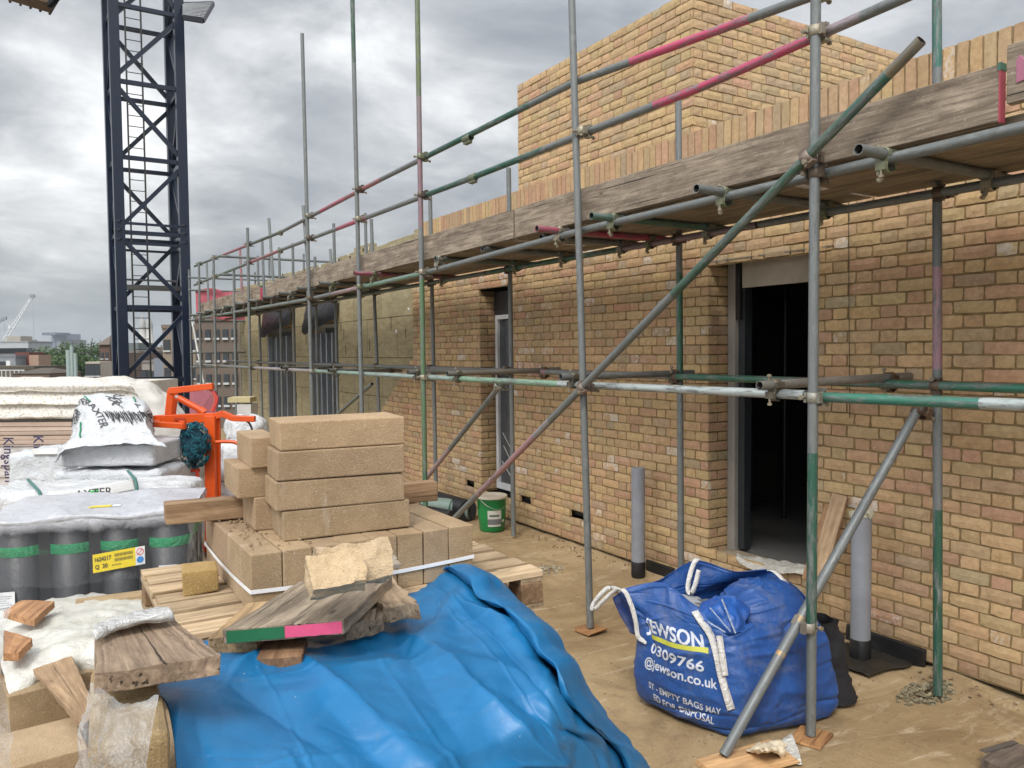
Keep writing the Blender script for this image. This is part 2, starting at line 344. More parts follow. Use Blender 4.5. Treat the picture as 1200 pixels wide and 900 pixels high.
# ---------------------------------------------------------------- main building
BLD=thing('brick_building',(WX,5,0),'long new building of yellow stock brick with a taller brick block, still under scaffolding','building')
fw=lambda s,z,d: Vector((WX+d,s,z))                      # facade, s = Y
Y1=9.9
DO=(3.43,4.42,.33,2.56); WI=(7.33,8.02,.255,2.58)
vents=[(on(x,y,X=WX).y,on(x,y,X=WX).z) for x,y in ((550,563),(615,580),(675,598))]
mb=MB();mm=MB()
def edge(z):
    return Y1 if z>1.72 else Y1+(int((1.72-z)/.075)+1)*.1125
bh=[DO,WI]+[(y-.11,y+.11,.30,.36) for y,z in vents]
# the facade runs to the far racked-back edge : s grows away from the camera
def facade():
    fl=lambda s,z,d: Vector((WX+d,-s,z))
    holes=[(-b,-a,c,d) for a,b,c,d in bh]
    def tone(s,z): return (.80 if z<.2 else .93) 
    def pale(s,z):
        n=N.noise(Vector((s*.9,z*1.6,3))); return max(.01,.05+.30*n) if -9.0<s<-4 else .035
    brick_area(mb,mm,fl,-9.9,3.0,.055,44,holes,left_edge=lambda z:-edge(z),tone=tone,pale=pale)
facade()
# soldier course along the top, on end
y=-3.0
while y<9.62:
    if not(5.2<y<0):
        z0=3.365+random.uniform(-.003,.003)
        one_brick(mb,lambda s,z,d: Vector((WX+d,s,z)),y,y+.065,3.362,3.362+.215,col=brickcol(.62,.015,.90))
    y+=.075
mm.add([(WX+.009,-3,3.35),(WX+.009,9.62,3.35),(WX+.009,9.62,3.572),(WX+.009,-3,3.572)],[(0,1,2,3)],(.30,.215,.115))
# top of the soldiers + mortar bed
mm.box((WX+.115,3.31,3.462),(.20,12.62,.212),col=(.36,.27,.16))
# jambs of door and window (far side, facing the camera)
for (ya,z0,z1,hx) in ((DO[1],.28,2.56,.235),(WI[1],.255,2.58,.22)):
    fj=lambda s,z,d: Vector((WX+s,ya+d,z))
    n=int((z1-.055)/.075)
    for k in range(n):
        za=.055+k*.075
        if za+.03<z0: continue
        seq=[(0.005,.1025),(.1125,.225)] if k%2 else [(.005,.215)]
        for a,b in seq: one_brick(mb,fj,a,min(b,hx),za,za+.065,col=brickcol(.22,.02,.9))
    mm.add([fj(0.004,z0,.009),fj(hx,z0,.009),fj(hx,z1,.009),fj(.004,z1,.009)],[(0,1,2,3)],(.20,.14,.065))
    fj2=lambda s,z,d: Vector((WX+s,ya-(DO[1]-DO[0] if ya==DO[1] else WI[1]-WI[0])-d,z))
    mm.add([fj2(0.004,z0,0),fj2(hx,z0,0),fj2(hx,z1,0),fj2(.004,z1,0)],[(0,1,2,3)],(.3,.22,.13))
mb.build('brick_wall',M['brick'],BLD); mm.build('mortar_joints',M['mortar'],BLD)
# upper brick block
mb=MB();mm=MB(); UX=WX+.06; UY0,UY1=4.65,7.26; U0=3.585
fl=lambda s,z,d: Vector((UX+d,-s,z))
mc=(.34,.24,.125)
brick_area(mb,mm,fl,-UY1,-UY0,U0,15,[],mcol=mc,tone=.93,pink=.12,pale=.01,shift=.05)
fr=lambda s,z,d: Vector((UX+s,UY0+d,z))
brick_area(mb,mm,fr,0.006,3.2,U0,15,[],mcol=mc,tone=.92,pink=.08,pale=.03,shift=.113)
fb=lambda s,z,d: Vector((UX-s,UY1-d,z))
brick_area(mb,mm,fb,-3.2,-.006,U0,15,[],mcol=mc,tone=1.0,pink=.12,pale=.02,shift=.11)
mm.box((UX+1.61,(UY0+UY1)/2,U0+.56),(3.18,UY1-UY0-.03,1.11),col=(.3,.24,.16))
U=mb.build('upper_brick_block',M['brick'],BLD); mm.build('mortar_joints',M['mortar'],U)
# little roof outlet block seen beside the standard
# hidden core : slab roof, end walls, dark room
mm=MB()
mm.box((8.3,4,3.28),(7.5,16,.14),col=(.3,.3,.3)); mm.box((8.3,16.4,3.28),(7.4,8.0,.14),col=(.3,.3,.3))
mm.box((8.3,-3.05,1.65),(7.6,.2,3.2),col=(.35,.28,.2)); mm.box((12.1,9,1.65),(.2,24,3.4),col=(.35,.28,.2)); mm.box((8.4,20.9,1.65),(7.6,.2,3.4),col=(.3,.26,.2))
mm.build('roof_slab',M['matte'],BLD)
mm=MB()
dk=(.022,.021,.02)  # near-black room: shade put into the wall colour so the doorway reads black
# inner leaf with the two openings, behind the brick
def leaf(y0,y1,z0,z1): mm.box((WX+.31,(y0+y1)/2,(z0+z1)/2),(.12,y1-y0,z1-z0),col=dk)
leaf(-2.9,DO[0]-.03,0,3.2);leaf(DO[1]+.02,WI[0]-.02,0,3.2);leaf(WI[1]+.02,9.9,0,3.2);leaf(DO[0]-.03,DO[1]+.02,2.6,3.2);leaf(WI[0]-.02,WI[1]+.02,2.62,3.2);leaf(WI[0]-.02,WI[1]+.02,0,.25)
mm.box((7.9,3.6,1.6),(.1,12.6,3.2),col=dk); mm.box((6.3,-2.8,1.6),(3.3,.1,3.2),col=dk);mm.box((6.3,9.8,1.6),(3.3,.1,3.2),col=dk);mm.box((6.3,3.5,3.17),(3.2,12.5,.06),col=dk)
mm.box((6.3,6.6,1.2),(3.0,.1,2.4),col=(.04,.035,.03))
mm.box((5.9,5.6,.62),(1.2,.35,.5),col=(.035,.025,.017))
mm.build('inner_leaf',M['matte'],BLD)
MB().box((6.25,3.5,.28),(3.0,12.5,.1),col=(.15,.145,.135)).build('interior_floor',M['matte'],BLD)
mb=MB()
for y in (4.9,5.3): mb.tube([(5.9,y,.33),(5.9,y,2.6)],.024,10,(.07,.075,.075))
mb.build('interior_prop',M['metal'],BLD)
# doorway : timber subframe, black membrane, lintel board, steel angle, sill
D=MB(); D.box((WX+.25,DO[1]-.045,1.44),(.10,.075,2.24),col=(.34,.32,.29)).build('door_frame',M['matte'],BLD,bevel=.003)
MB().box((WX+.272,DO[1]-.117,1.44),(.07,.06,2.2),col=(.03,.035,.04)).box((WX+.262,DO[1]-.10,2.34),(.11,.05,.45),col=(.02,.02,.02)).build('damp_membrane',M['dark'],BLD)
MB().box((WX+.235,(DO[0]+DO[1])/2-.07,2.465),(.03,.86,.215),col=(.52,.46,.38)).build('lintel_board',M['matte'],BLD,bevel=.002)
MB().box((WX+.085,(DO[0]+DO[1])/2,2.553),(.17,1.2,.008),col=(.35,.33,.3)).box((WX+.012,(DO[0]+DO[1])/2,2.558),(.006,1.2,.012),col=(.45,.42,.37)).build('steel_lintel',M['metal'],BLD)
MB().box((WX+.13,3.92,.17),(.24,.99,.30),col=(.40,.33,.24)).build('door_sill',M['block'],BLD,bevel=.006)
MB().box((WX-.006,4.35,.10),(.012,.7,.10),col=(.015,.015,.017)).build('damp_course',M['dark'],BLD)
mb=MB()
for y,z in vents: mb.box((WX+.06,y,.33),(.02,.23,.07),col=(.01,.01,.01))
mb.build('vent_slot',M['dark'],BLD)
# movement joint cord down the facade
MB().tube([(WX-.006,on(995,250,X=WX).y,2.9),(WX-.008,(on(995,250,X=WX).y+on(996,520,X=WX).y)/2,2.2),(WX-.006,on(996,520,X=WX).y,1.45)],.0022,6,(.03,.03,.03)).build('movement_joint_cord',M['matte'],BLD)
# narrow window
W=MB();y0,y1=WI[0]+.0,WI[1]-.08;zz0,zz1=.30,2.30;x=WX+.19
fc=(.62,.63,.64)
for (a,b,c,d) in ((y0,y0+.05,zz0,zz1),(y1-.05,y1,zz0,zz1)): W.box((x,(a+b)/2,(c+d)/2),(.07,b-a,d-c),col=fc)
W.box((x,(y0+y1)/2,zz1-.025),(.068,y1-y0-.1,.05),col=fc).box((x,(y0+y1)/2,zz0+.035),(.068,y1-y0-.1,.07),col=fc)
wf=W.build('window',M['plain'],BLD,bevel=.003)
MB().box((x+.005,(y0+y1)/2,(zz0+zz1)/2),(.012,y1-y0-.1,zz1-zz0-.12),col=(.1,.1,.1)).build('pane',M['glass'],wf)
mb=MB()
for a,b in (((y1-.1,.95),(y0+.15,.62)),((y1-.12,.80),(y0+.1,.42)),((y1-.08,.62),(y0+.2,.36))): mb.bar((x-.006,a[0],a[1]),(x-.006,b[0],b[1]),.008,.002,(.75,.75,.72))
mb.build('glazing_tape',M['plain'],wf)
MB().box((WX+.20,(WI[0]+WI[1])/2,2.44),(.03,.66,.26),col=(.03,.03,.035)).build('window_head_membrane',M['dark'],BLD)
# ---------------------------------------------------------------- mineral wool section beyond the brickwork
IX=WX+.16
ops=[]
for xa,xb in ((365,397),(314,343)):
    a=on(xb,440,X=IX).y;b=on(xa,440,X=IX).y; ops.append((a,b,-.1,2.35))
ys=[9.0]+[v for o in ops for v in (o[0],o[1])]+[20.8]
mi=MB()
for a,b in ((9.0,ops[0][0]),(ops[0][1],ops[1][0]),(ops[1][1],20.8)): mi.box((IX+.06,(a+b)/2,1.2),(.12,b-a,2.4),col=(.3,.25,.12))
# uneven parapet edge of the wool boards
y=9.63
mi.box((IX+.06,14.9,2.86),(.12,11.8,.92),col=(.3,.25,.12))
while y<20.6:
    w=random.uniform(.5,1.2); h=random.uniform(.17,.30) if y<14 else random.uniform(.15,.22); mi.box((IX+.062,y+w/2,3.318+h/2),(.11,w-.004,h),col=(.3,.25,.12),jit=.006); y+=w
mi.build('insulation_boards',M['insul'],BLD,bevel=.006)
mb=MB()
for _ in range(70):
    yy=random.uniform(9.7,20);zz=random.uniform(.3,2.6)
    if any(o[0]-.1<yy<o[1]+.1 for o in ops): continue
    if random.random()<.35: mb.lathe((IX-.003,yy,zz),[(.0,0),(.03,0),(.03,.006),(0,.006)],8,(.75,.75,.72),Matrix.Rotation(R(90),3,'Y'),False)
    else: mb.box((IX-.002,yy,zz),(.006,.012,random.uniform(.08,.25)),col=(.04,.035,.02))
for _ in range(26):
    yy=random.uniform(9.7,18); mb.box((IX+.0,yy,3.47+random.uniform(-.05,.06)),(.01,.03,.05),col=(.7,.7,.7) if random.random()<.6 else (.03,.03,.03))
mb.build('insulation_fixing',M['plain'],BLD)
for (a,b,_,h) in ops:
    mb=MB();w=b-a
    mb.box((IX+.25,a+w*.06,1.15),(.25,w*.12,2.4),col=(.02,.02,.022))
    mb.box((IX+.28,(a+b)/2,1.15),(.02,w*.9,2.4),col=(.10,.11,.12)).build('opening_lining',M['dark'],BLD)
    mb=MB()
    for q in (.22,.42,.62,.97): mb.box((IX+.05,a+w*q,1.12),(.10,.05,2.24),col=(.45,.48,.52))
    mb.box((IX+.12,(a+b)/2+.1,1.12),(.02,w*.8,2.2),col=(.20,.22,.25))
    mb.build('opening_frame',M['metal'],BLD,bevel=.003)
    # black membrane flaps sagging over the head like an awning
    rows=[]
    for j in range(5):
        t=j/4; rows.append([Vector((IX-.02-.26*math.sin(math.pi*i/6)*t*1.0-.05*t, a-.12+(w+.30)*i/6, 2.78-.42*t-.16*t*math.sin(math.pi*i/6)+.10*t*abs(math.cos(math.pi*i/6)))) for i in range(7)])
    G=displace(surf(rows,30,16),lambda p,u,v:crumple(p,3,.012,2))
    shell(grid_mb(G,col=(.014,.014,.017)).build('membrane_flap',M['dark'],BLD),.003)
# ================================================================ SCAFFOLD
def seg_pts(p0,p1,bands):
    """bands: [(t_end,colour)...] -> points and colours with crisp changes"""
    p0=Vector(p0);p1=Vector(p1);pts=[];cols=[];t0=0
    for te,c in bands:
        L=(p1-p0).length*(te-t0); n=max(1,int(L/1.2))
        for k in range(n+1):
            if pts and k==0:
                pts.append(p0.lerp(p1,t0+.0006)); cols.append(c); continue
            pts.append(p0.lerp(p1,t0+(te-t0)*k/n)); cols.append(c)
        t0=te
    return pts,cols
def tube(name,p0,p1,label,bands=None,group=None,cat='scaffold tube',r=.0242,n=16,mat_='tube'):
    bands=bands or [(1,GALV)]
    pts,cols=seg_pts(p0,p1,bands); m=MB().tube(pts,r,n,cols)
    d=(pts[-1]-pts[0]).normalized()
    # hollow open ends: lip + bore
    for e,s,c in ((pts[0],1,cols[0]),(pts[-1],-1,cols[-1])):
        m.tube([e-d*s*.0005,e+d*s*.0],[r,r*.84],n,c); m.tube([e,e+d*s*.12],r*.84,n,(.03,.03,.03)); m.tube([e+d*s*.12,e+d*s*.121],[r*.84,.001],n,(.01,.01,.01))
    o=m.build(name,M[mat_],loc=Vector(p0)); return tag(o,label,cat,group)
FC=[(.34,.31,.24),(.20,.22,.14),(.13,.10,.08),(.30,.30,.26)]
def coupler(o,p,da,db,nrm=None,col=None,wings=True):
    """double coupler at p: bands round the tube directions da and db"""
    col=col or random.choice(FC); p=Vector(p);da=Vector(da).normalized();db=Vector(db).normalized()
    nrm=Vector(nrm) if nrm is not None else da.cross(db).normalized()
    m=MB()
    for d,q,s in ((da,p-nrm*.027,-1),(db,p+nrm*.027,1)):
        m.tube([q-d*.024,q-d*.022,q+d*.022,q+d*.024],[.026,.0305,.0305,.026],14,col)
        side=d.cross(nrm).normalized()
        b0=q+side*.036; m.box(b0,(.012,.05,.034),Matrix((side,d,nrm)).transposed(),col)
        b1=q-side*.036; m.box(b1,(.016,.05,.026),Matrix((side,d,nrm)).transposed(),tuple(x*.7 for x in col))
        bs=b0+nrm*s*.012; m.tube([bs-nrm*s*.03,bs+nrm*s*.04],.0062,8,(.25,.22,.16),True); m.lathe(bs+nrm*s*.026,[(.0125,0),(.0125,.012)],6,(.30,.27,.2),Matrix((d,side,nrm*s)).transposed())
    m.box(p,(.05,.05,.02),Matrix((da,db-da*db.dot(da),nrm)).transposed() if abs(da.dot(db))<.2 else Matrix.Identity(3),tuple(x*.8 for x in col))
    return m.build('coupler',M['fitting'],o)
def sleeve(o,p,d,col=(.16,.19,.13)):
    p=Vector(p);d=Vector(d).normalized();m=MB(); m.tube([p-d*.06,p-d*.058,p+d*.058,p+d*.06],[.026,.031,.031,.026],14,col)
    sd=d.cross(Vector((0,0,1))).normalized()
    u=sd.cross(d)
    for k in (-.035,.0,.035): m.tube([p+d*k-u*.05+sd*.012,p+d*k+u*.015+sd*.03],.007,8,(.3,.27,.2),True); m.lathe(p+d*k-u*.045+sd*.012,[(.013,0),(.013,.012)],6,(.22,.2,.15))
    m.box(p-u*.034,(.11,.03,.02),Matrix((d,sd,u)).transposed(),col)
    return m.build('sleeve_coupler',M['fitting'],o)
Z=Vector((0,0,1));YY=Vector((0,1,0));XX=Vector((1,0,0))
OX=3.19
# --- outer standards: (top px, top py, foot px, foot py or None, bands, label)
def std(xt,yt,xb,yb,X,label,bands=None,zt=None,zb=0.02,grp='scaffold standards along the outer edge',name='scaffold_standard'):
    a=on(xb,yb,X=X) ; b=on(xt,yt,X=X)
    d=(b-a)/(b.z-a.z); lo=a+d*(zb-a.z); hi=(a+d*(zt-a.z)) if zt else b
    return tube(name,lo,hi,label,bands,grp),lo,d
SO={}
SO['A']=std(956,0,950,870,OX,'nearest upright tube at the doorway, flaking green below the waist and lilac grey above',[(.115,GALV),(.3,(.03,.105,.07)),(.34,GALV),(.62,(.17,.183,.182)),(.8,GALV),(1,(.26,.22,.25))],zt=4.6)
SO['B']=std(670,0,692,745,OX,'bare grey upright tube leaning slightly, between the doorway and the narrow window',[(.5,GALV),(.51,(.17,.183,.182)),(1,(.17,.183,.182))],zt=5.4)
SO['C']=std(489,0,498,560,OX,'upright behind the block stack, green at both ends, dull pink between',[(.12,(.05,.15,.08)),(.42,(.10,.18,.09)),(.50,GALV),(.62,(.26,.14,.17)),(.7,(.24,.18,.2)),(1,(.13,.17,.07))],zt=6.1)
SO['D']=std(413,0,424,480,OX,'tall slim grey upright with a dark green head, left of the pink and green one',[(.75,GALV),(1,(.05,.10,.07))],zt=6.8)
SO['E']=std(354,38,366,480,OX,'pale grey upright tube standing highest against the clouds left of the brickwork',None,zt=6.07)
SO['F']=std(290,267,294,480,OX,'short grey upright tube in the far run of the scaffold where the handrails narrow')
SO['G']=std(250,299,254,470,OX,'upright tube with a flat cap second from the far end of the handrails')
SO['H']=std(233,307,236,470,OX,'upright tube at the far end of the handrails next to the navy crane mast')
SO['K']=std(274,317,277,480,OX+.05,'thick dark upright tube ending just above the far toe board')
std(356.5,255,360,300,OX+.09,'short spliced tube end lapped beside the tallest pale upright',None,zt=3.9,zb=2.6,name='spliced_tube')
SI={}
IXX=4.14
grpI='scaffold standards along the wall side'
def si(k,xt,yt,xb,yb,label,bands=None,zt=None): SI[k]=std(xt,yt,xb,yb,IXX,label,bands,zt,grp=grpI)
si('a',1098,0,1099,818,'wall side upright right of the doorway with green ends and a pink middle',[(.10,(.03,.105,.07)),(.24,(.03,.10,.065)),(.25,GALV),(.42,(.17,.183,.182)),(.55,(.34,.20,.23)),(.70,(.17,.19,.2)),(.80,GALV),(1,(.05,.15,.12))],zt=4.2)
si('b',795,118,798,662,'wall side upright left of the doorway, dark green between the ledgers',[(.42,GALV),(.44,GALV),(.66,(.03,.12,.07)),(1,(.17,.183,.182))])
si('c',596,197,602,635,'wall side upright standing in front of the narrow window beside the green tub')
si('d',504,230,511,575,'wall side upright between the narrow window and the racked brick edge')
si('e',435,257,444,480,'wall side upright in front of the yellow insulation beside the small diagonal brace')
si('f',391,262,396,480,'wall side upright at the nearer unfinished opening in the insulation')
si('g',369,301,373,480,'wall side upright directly left of the nearer unfinished opening')
si('h',343,285,346,480,'wall side upright between the two unfinished openings')
si('i',327,290,331,480,'wall side upright at the farther unfinished opening')
si('j',302,300,307,480,'wall side upright at the far end of the insulation wall')
std(315,256,320,325,3.6,'light galvanised stub standing above the deck against the clouds',zb=2.8,grp='short stubs above the deck',name='scaffold_stub')
std(307,279,309,330,3.7,'thin dark stub above the far deck right of the cream one',zb=2.8,grp='short stubs above the deck',name='scaffold_stub')
std(281,291,283,330,3.7,'pink tinged stub above the far deck near the netting',[(1,DPINK)],zb=2.8,grp='short stubs above the deck',name='scaffold_stub')
std(242,307,244,345,3.7,'faint stub above the far deck beside the capped upright',zb=2.8,grp='short stubs above the deck',name='scaffold_stub')
std(428,250,429,290,4.5,'thin stub behind the insulation parapet',zb=3.2,grp='short stubs above the deck',name='scaffold_stub')
std(387,292,388,305,4.5,'tiny stub just clearing the insulation parapet',zb=3.2,grp='short stubs above the deck',name='scaffold_stub')
# --- ledgers and rails behind the outer standards
LX=OX+.056
def ledger(name,pA,pB,X,label,cols,posts,group,yend=None,cpl=True,ext=None):
    a=on(*pA,X=X);b=on(*pB,X=X)
    L=b.y-a.y
    bands=[(min(1,max(0,(on(px,pA[1]+(pB[1]-pA[1])*(px-pA[0])/(pB[0]-pA[0]),X=X).y-a.y)/L)),c) for px,c in cols[:-1]]+[(1,cols[-1][1])]
    o=tube(name,a,b,label,bands,group)
    for k in posts:
        _,lo,d=k
        t=(lo.y-a.y)/L
        if 0<t<1:
            p=a.lerp(b,t); q=lo+d*(p.z-lo.z); coupler(o,(p+q)/2,Z,(b-a),XX if X>q.x else -XX)
    return o
allO=[SO[k] for k in 'ABCDEFGH']
g='handrails of the scaffold'
ledger('handrail',(1010,-26),(672,97),LX,'upper handrail running up out of the frame, bright pink over the brick block',[(880,GALV),(740,PINK),(672,GALV)],[SO['A']],g)
ledger('handrail',(672,97),(447,210),LX,'upper handrail in green paint left of the brick block corner',[(622,GALV),(493,(.022,.095,.065)),(447,GALV)],[SO['B'],SO['C']],g)
o=ledger('handrail',(447,210),(329,272),LX,'upper handrail with pink stripes between the third and fifth uprights',[(405,DPINK),(376,(.42,.10,.15)),(329,GALV)],[SO['D'],SO['E']],g); 
sleeve(o,on(548,162,X=LX),YY);sleeve(o,on(329,272,X=LX),YY)
ledger('handrail',(329,272),(228,312),LX,'upper handrail of the farthest run by the crane mast',[(290,(.08,.11,.09)),(262,DPINK),(228,(.12,.16,.13))],[SO['F'],SO['G'],SO['H']],g)
ledger('midrail',(1085,-14),(822,102),LX,'lower guard rail over the doorway, pink beside the nearest upright and grey above it',[(1010,GALV),(962,(.33,.27,.29)),(800,PINK)],[SO['A']],g)
ledger('midrail',(822,102),(554,208),LX,'lower guard rail crossing the brick block, pink turning grey turning green',[(768,PINK),(638,GALV),(554,GRN)],[SO['B']],g)
o=ledger('midrail',(554,208),(329,293),LX,'lower guard rail between the third and fifth uprights with a pink mark',[(500,(.022,.095,.065)),(430,GALV),(395,(.42,.10,.15)),(329,GALV)],[SO['C'],SO['D'],SO['E']],g); sleeve(o,on(554,208,X=LX),YY);sleeve(o,on(329,293,X=LX),YY)
ledger('midrail',(329,293),(228,334),LX,'lower guard rail of the farthest run by the crane mast',[(290,DPINK),(228,(.12,.16,.13))],[SO['F'],SO['G'],SO['H']],g)
g='ledgers under the scaffold deck'
ledger('deck_ledger',(1290,128),(690,268),LX,'grey ledger tube under the near toe board crossing the nearest upright',[(690,GALV)],[SO['A']],g)
ledger('deck_ledger',(690,268),(497,320),LX,'grey ledger tube under the deck between the leaning upright and the block stack upright',[(497,GALV)],[SO['B'],SO['C']],g)
ledger('deck_ledger',(497,320),(360,351),LX,'ledger tube under the deck painted pale green then pinkish',[(425,(.16,.28,.20)),(390,(.36,.24,.25)),(360,GALV)],[SO['D'],SO['E']],g)
ledger('deck_ledger',(360,351),(228,374),LX,'ledger tube under the far deck fading towards the crane mast',[(228,(.18,.22,.2))],[SO['F'],SO['G'],SO['H']],g)
IL=IXX-.056
allI=[SI[k] for k in 'abcdefghij']
yy=lambda px: on(px,415,X=IL).y
def inner(y0,y1,z,label,c,posts,group=g,name='deck_ledger'):
    bands=c if isinstance(c,list) else [(1,c)]
    o=tube(name,(IL,y0,z),(IL,y1,z),label,bands,group)
    for _,lo,d in posts:
        if y0<lo.y<y1: q=lo+d*(z-lo.z); coupler(o,((IL+q.x)/2,lo.y,z),Z,YY,-XX,(.12,.09,.07))
    return o
inner(.8,3.6,2.70,'wall side ledger under the near deck against the brickwork, grey with a dark green end',[(.3,(.2,.24,.22)),(1,(.17,.18,.18))],allI)
inner(3.62,7.2,2.70,'wall side ledger under the deck over the narrow window, dull pink and green',[(.4,(.22,.15,.17)),(1,(.04,.12,.08))],allI)
inner(7.22,12,2.70,'wall side ledger under the deck over the racked brick edge',(.12,.15,.13),allI)
inner(12.02,20,2.70,'wall side ledger under the farthest deck',(.12,.13,.12),allI)
g='ledgers at chest height'
ledger('ledger',(1290,478),(952,465),LX,'chest height outer ledger right of the nearest upright in bright green paint',[(1150,PALE),(952,(.05,.20,.14))],[SO['A']],g)
ledger('ledger',(944,463),(655,450),LX,'chest height outer ledger painted whitish grey in front of the doorway',[(655,PALE)],[SO['A'],SO['B']],g)
ledger('ledger',(655,450),(425,438),LX,'chest height outer ledger painted pale green behind the block stack upright',[(530,(.22,.36,.25)),(425,(.30,.38,.35))],[SO['C']],g)
ledger('ledger',(425,438),(228,427),LX,'chest height outer ledger of the far run, pale green then grey',[(370,(.25,.38,.3)),(300,(.35,.3,.3)),(228,GALV)],[SO['D'],SO['E'],SO['F'],SO['G'],SO['H']],g)
zi=on(1100,452,X=IL).z
inner(1.0,3.3,zi,'wall side chest height ledger right of the doorway in dark green with a cream band',[(.6,(.04,.17,.11)),(.9,(.03,.13,.08)),(.95,(.5,.42,.25)),(1,(.1,.1,.09))],allI,g,'ledger')
inner(3.3,5.2,zi+.0,'wall side chest height ledger across the doorway in dark green',[(.6,(.03,.13,.08)),(1,(.2,.22,.21))],allI,g,'ledger')
inner(5.2,8.2,zi,'wall side chest height ledger across the narrow window, dull pink in part',[(.3,GALV),(.6,(.38,.18,.22)),(1,(.16,.16,.15))],allI,g,'ledger')
inner(8.2,14,zi,'wall side chest height ledger along the nearer insulation',(.14,.15,.15),allI,g,'ledger')
inner(14.02,20,zi,'wall side chest height ledger along the farthest insulation',(.12,.13,.12),allI,g,'ledger')
# --- transoms: chest height
def transom(px,py,Zc,label,c=GALV,X1=4.32,dy=0,group='transoms under the deck',name='transom',x0=None):
    a=on(px,py,Z=Zc); b=Vector((X1,a.y+dy,Zc)); o=tube(name,a,b,label,[(1,c)],group)
    for X in (LX,IL):
        if a.x<X<X1:
            t=(X-a.x)/(X1-a.x); p=a.lerp(b,t); coupler(o,p-Vector((0,0,.026)),b-a,YY,-Z)
            m=MB(); q=p+Vector((0,.03,-.06)); m.tube([q,q-Vector((0,0,.055))],.007,8,(.42,.38,.28),True); m.lathe(q-Vector((0,0,.05)),[(.014,0),(.014,.014)],6,(.45,.4,.3)); m.box(q-Vector((0,0,.01)),(.03,.012,.03),col=(.3,.28,.22)); m.build('clip_bolt',M['fitting'],o)
    return o
ZT=2.742
tr=[(1006,175,'open ended tube poking out below the near toe board, right of the nearest upright',GALV),(816,221,'open ended grey tube poking out below the toe board left of the nearest upright',GALV),
(693,253,'open ended green tube poking out just right of the leaning upright',(.08,.17,.13)),(629,268,'open ended bright pink tube poking out at the leaning upright',(.42,.08,.13)),(634,278,'open ended grey tube directly under the bright pink one',GALV),
(565,292,'open ended tube poking out midway between the leaning and the block stack uprights',GALV),(510,303,'stub of a transom tube close right of the block stack upright',(.1,.14,.11)),(415,320,'dull pink transom tube poking out behind the toe board left of the block stack upright',(.30,.07,.10)),
(380,341,'grey transom tube end near the tallest pale upright',GALV)]
for px,py,l,c in tr:
    transom(px,py,ZT,l,c,4.30 if px>600 else 4.28)
y=9.6;i=0
while y<19.5:
    o=tube('transom',(3.08,y,ZT),(4.3,y,ZT),'dark transom tube crossing under the far deck',[(1,(.12,.13,.12))],'far transoms under the deck'); coupler(o,(LX,y,ZT-.026),XX,YY,-Z); y+=.93;i+=1
g='transoms at chest height'
zc=on(700,442,X=3.5).z
def ctrans(p0,X0,p1,X1,label,c):
    a=on(*p0,X=X0);b=on(*p1,X=X1); o=tube('transom',a,b,label,[(1,c)],g); q=a.lerp(b,.09); coupler(o,q-Vector((0,0,.026)),b-a,YY,-Z,(.13,.12,.09)); q=a.lerp(b,.85); coupler(o,q-Vector((0,0,.026)),b-a,YY,-Z,(.12,.08,.05)); return o
ctrans((890,452),3.12,(1066,441),4.3,'brownish open ended tube lying across the chest height ledgers at the doorway',(.19,.17,.145))
ctrans((657,442),3.12,(812,437),4.3,'dark grey tube across the chest height ledgers beside the leaning upright',(.13,.13,.125))
ctrans((524,438),3.12,(656,433),4.3,'brownish tube across the chest height ledgers over the green tub',(.15,.135,.11))
ctrans((478,436),3.12,(598,435),4.3,'second tube across the chest height ledgers, just left of the one over the tub',(.14,.14,.13))
ctrans((385,434),3.12,(470,434),4.3,'tube across the chest height ledgers in front of the near insulation',(.13,.135,.13))
ctrans((330,431),3.12,(400,431),4.3,'tube across the chest height ledgers beside the unfinished openings',(.13,.135,.13))
# --- braces
BX=OX-.056
a=on(1080,47,X=BX);b=on(532,608,X=BX);d=(b-a).normalized();b2=a+d*((a.z-.03)/-d.z)
o=tube('diagonal_brace',a,b2,'long diagonal tube sweeping across the whole scaffold, green upper half, pink and bare lower half',[(.03,(.18,.15,.10)),(.07,(.04,.12,.09)),(.30,(.06,.12,.085)),(.56,GALV),(.60,(.3,.27,.27)),(.78,(.36,.20,.21)),(.86,GALV),(1,(.2,.22,.2))],None,'diagonal brace')
for k in 'AB':
    _,lo,dd=SO[k]; t=(lo.y-a.y)/(b.y-a.y); p=a.lerp(b,t); coupler(o,p+XX*.028,d,Z,XX,(.25,.2,.17))
a=on(586,452,X=3.6);b=on(500,560,X=3.6);d=(b-a).normalized(); b2=a+d*((a.z-.03)/-d.z)
o=tube('diagonal_brace',a-d*.1,b2,'shorter diagonal tube descending from the ledger left of the narrow window',[(.45,GALV),(.8,(.36,.26,.27)),(1,GALV)],None,'diagonal brace'); coupler(o,a,d,YY,None)
a=on(436,450,X=3.75);b=on(395,486,X=3.75);d=(b-a).normalized(); b2=a+d*((a.z-.03)/-d.z)
tube('diagonal_brace',a,b2,'small dark diagonal tube in front of the insulation behind the block stack',[(1,(.15,.17,.17))],None,'diagonal brace')
a=on(848,885,Z=.03);b=on(1079,474,X=4.06); d=(b-a).normalized()
o=tube('raking_prop',a,b+d*.02,'raking tube leaning from the floor past the blue bag up to the wall side ledger',[(.25,(.15,.165,.17)),(.26,(.42,.27,.12)),(.34,(.15,.165,.17)),(.355,(.45,.30,.13)),(1,(.15,.165,.17))],None,'raking prop')
_,lo,dd=SO['A']; q=a.lerp(b,(OX-.05-a.x)/(b.x-a.x)); coupler(o,(q+lo+dd*(q.z-lo.z))/2+Vector((-.0,0,.0)),d,Z,None,(.30,.28,.24)); coupler(o,b-Vector((.0,0,.03)),d,YY,None,(.15,.1,.07))
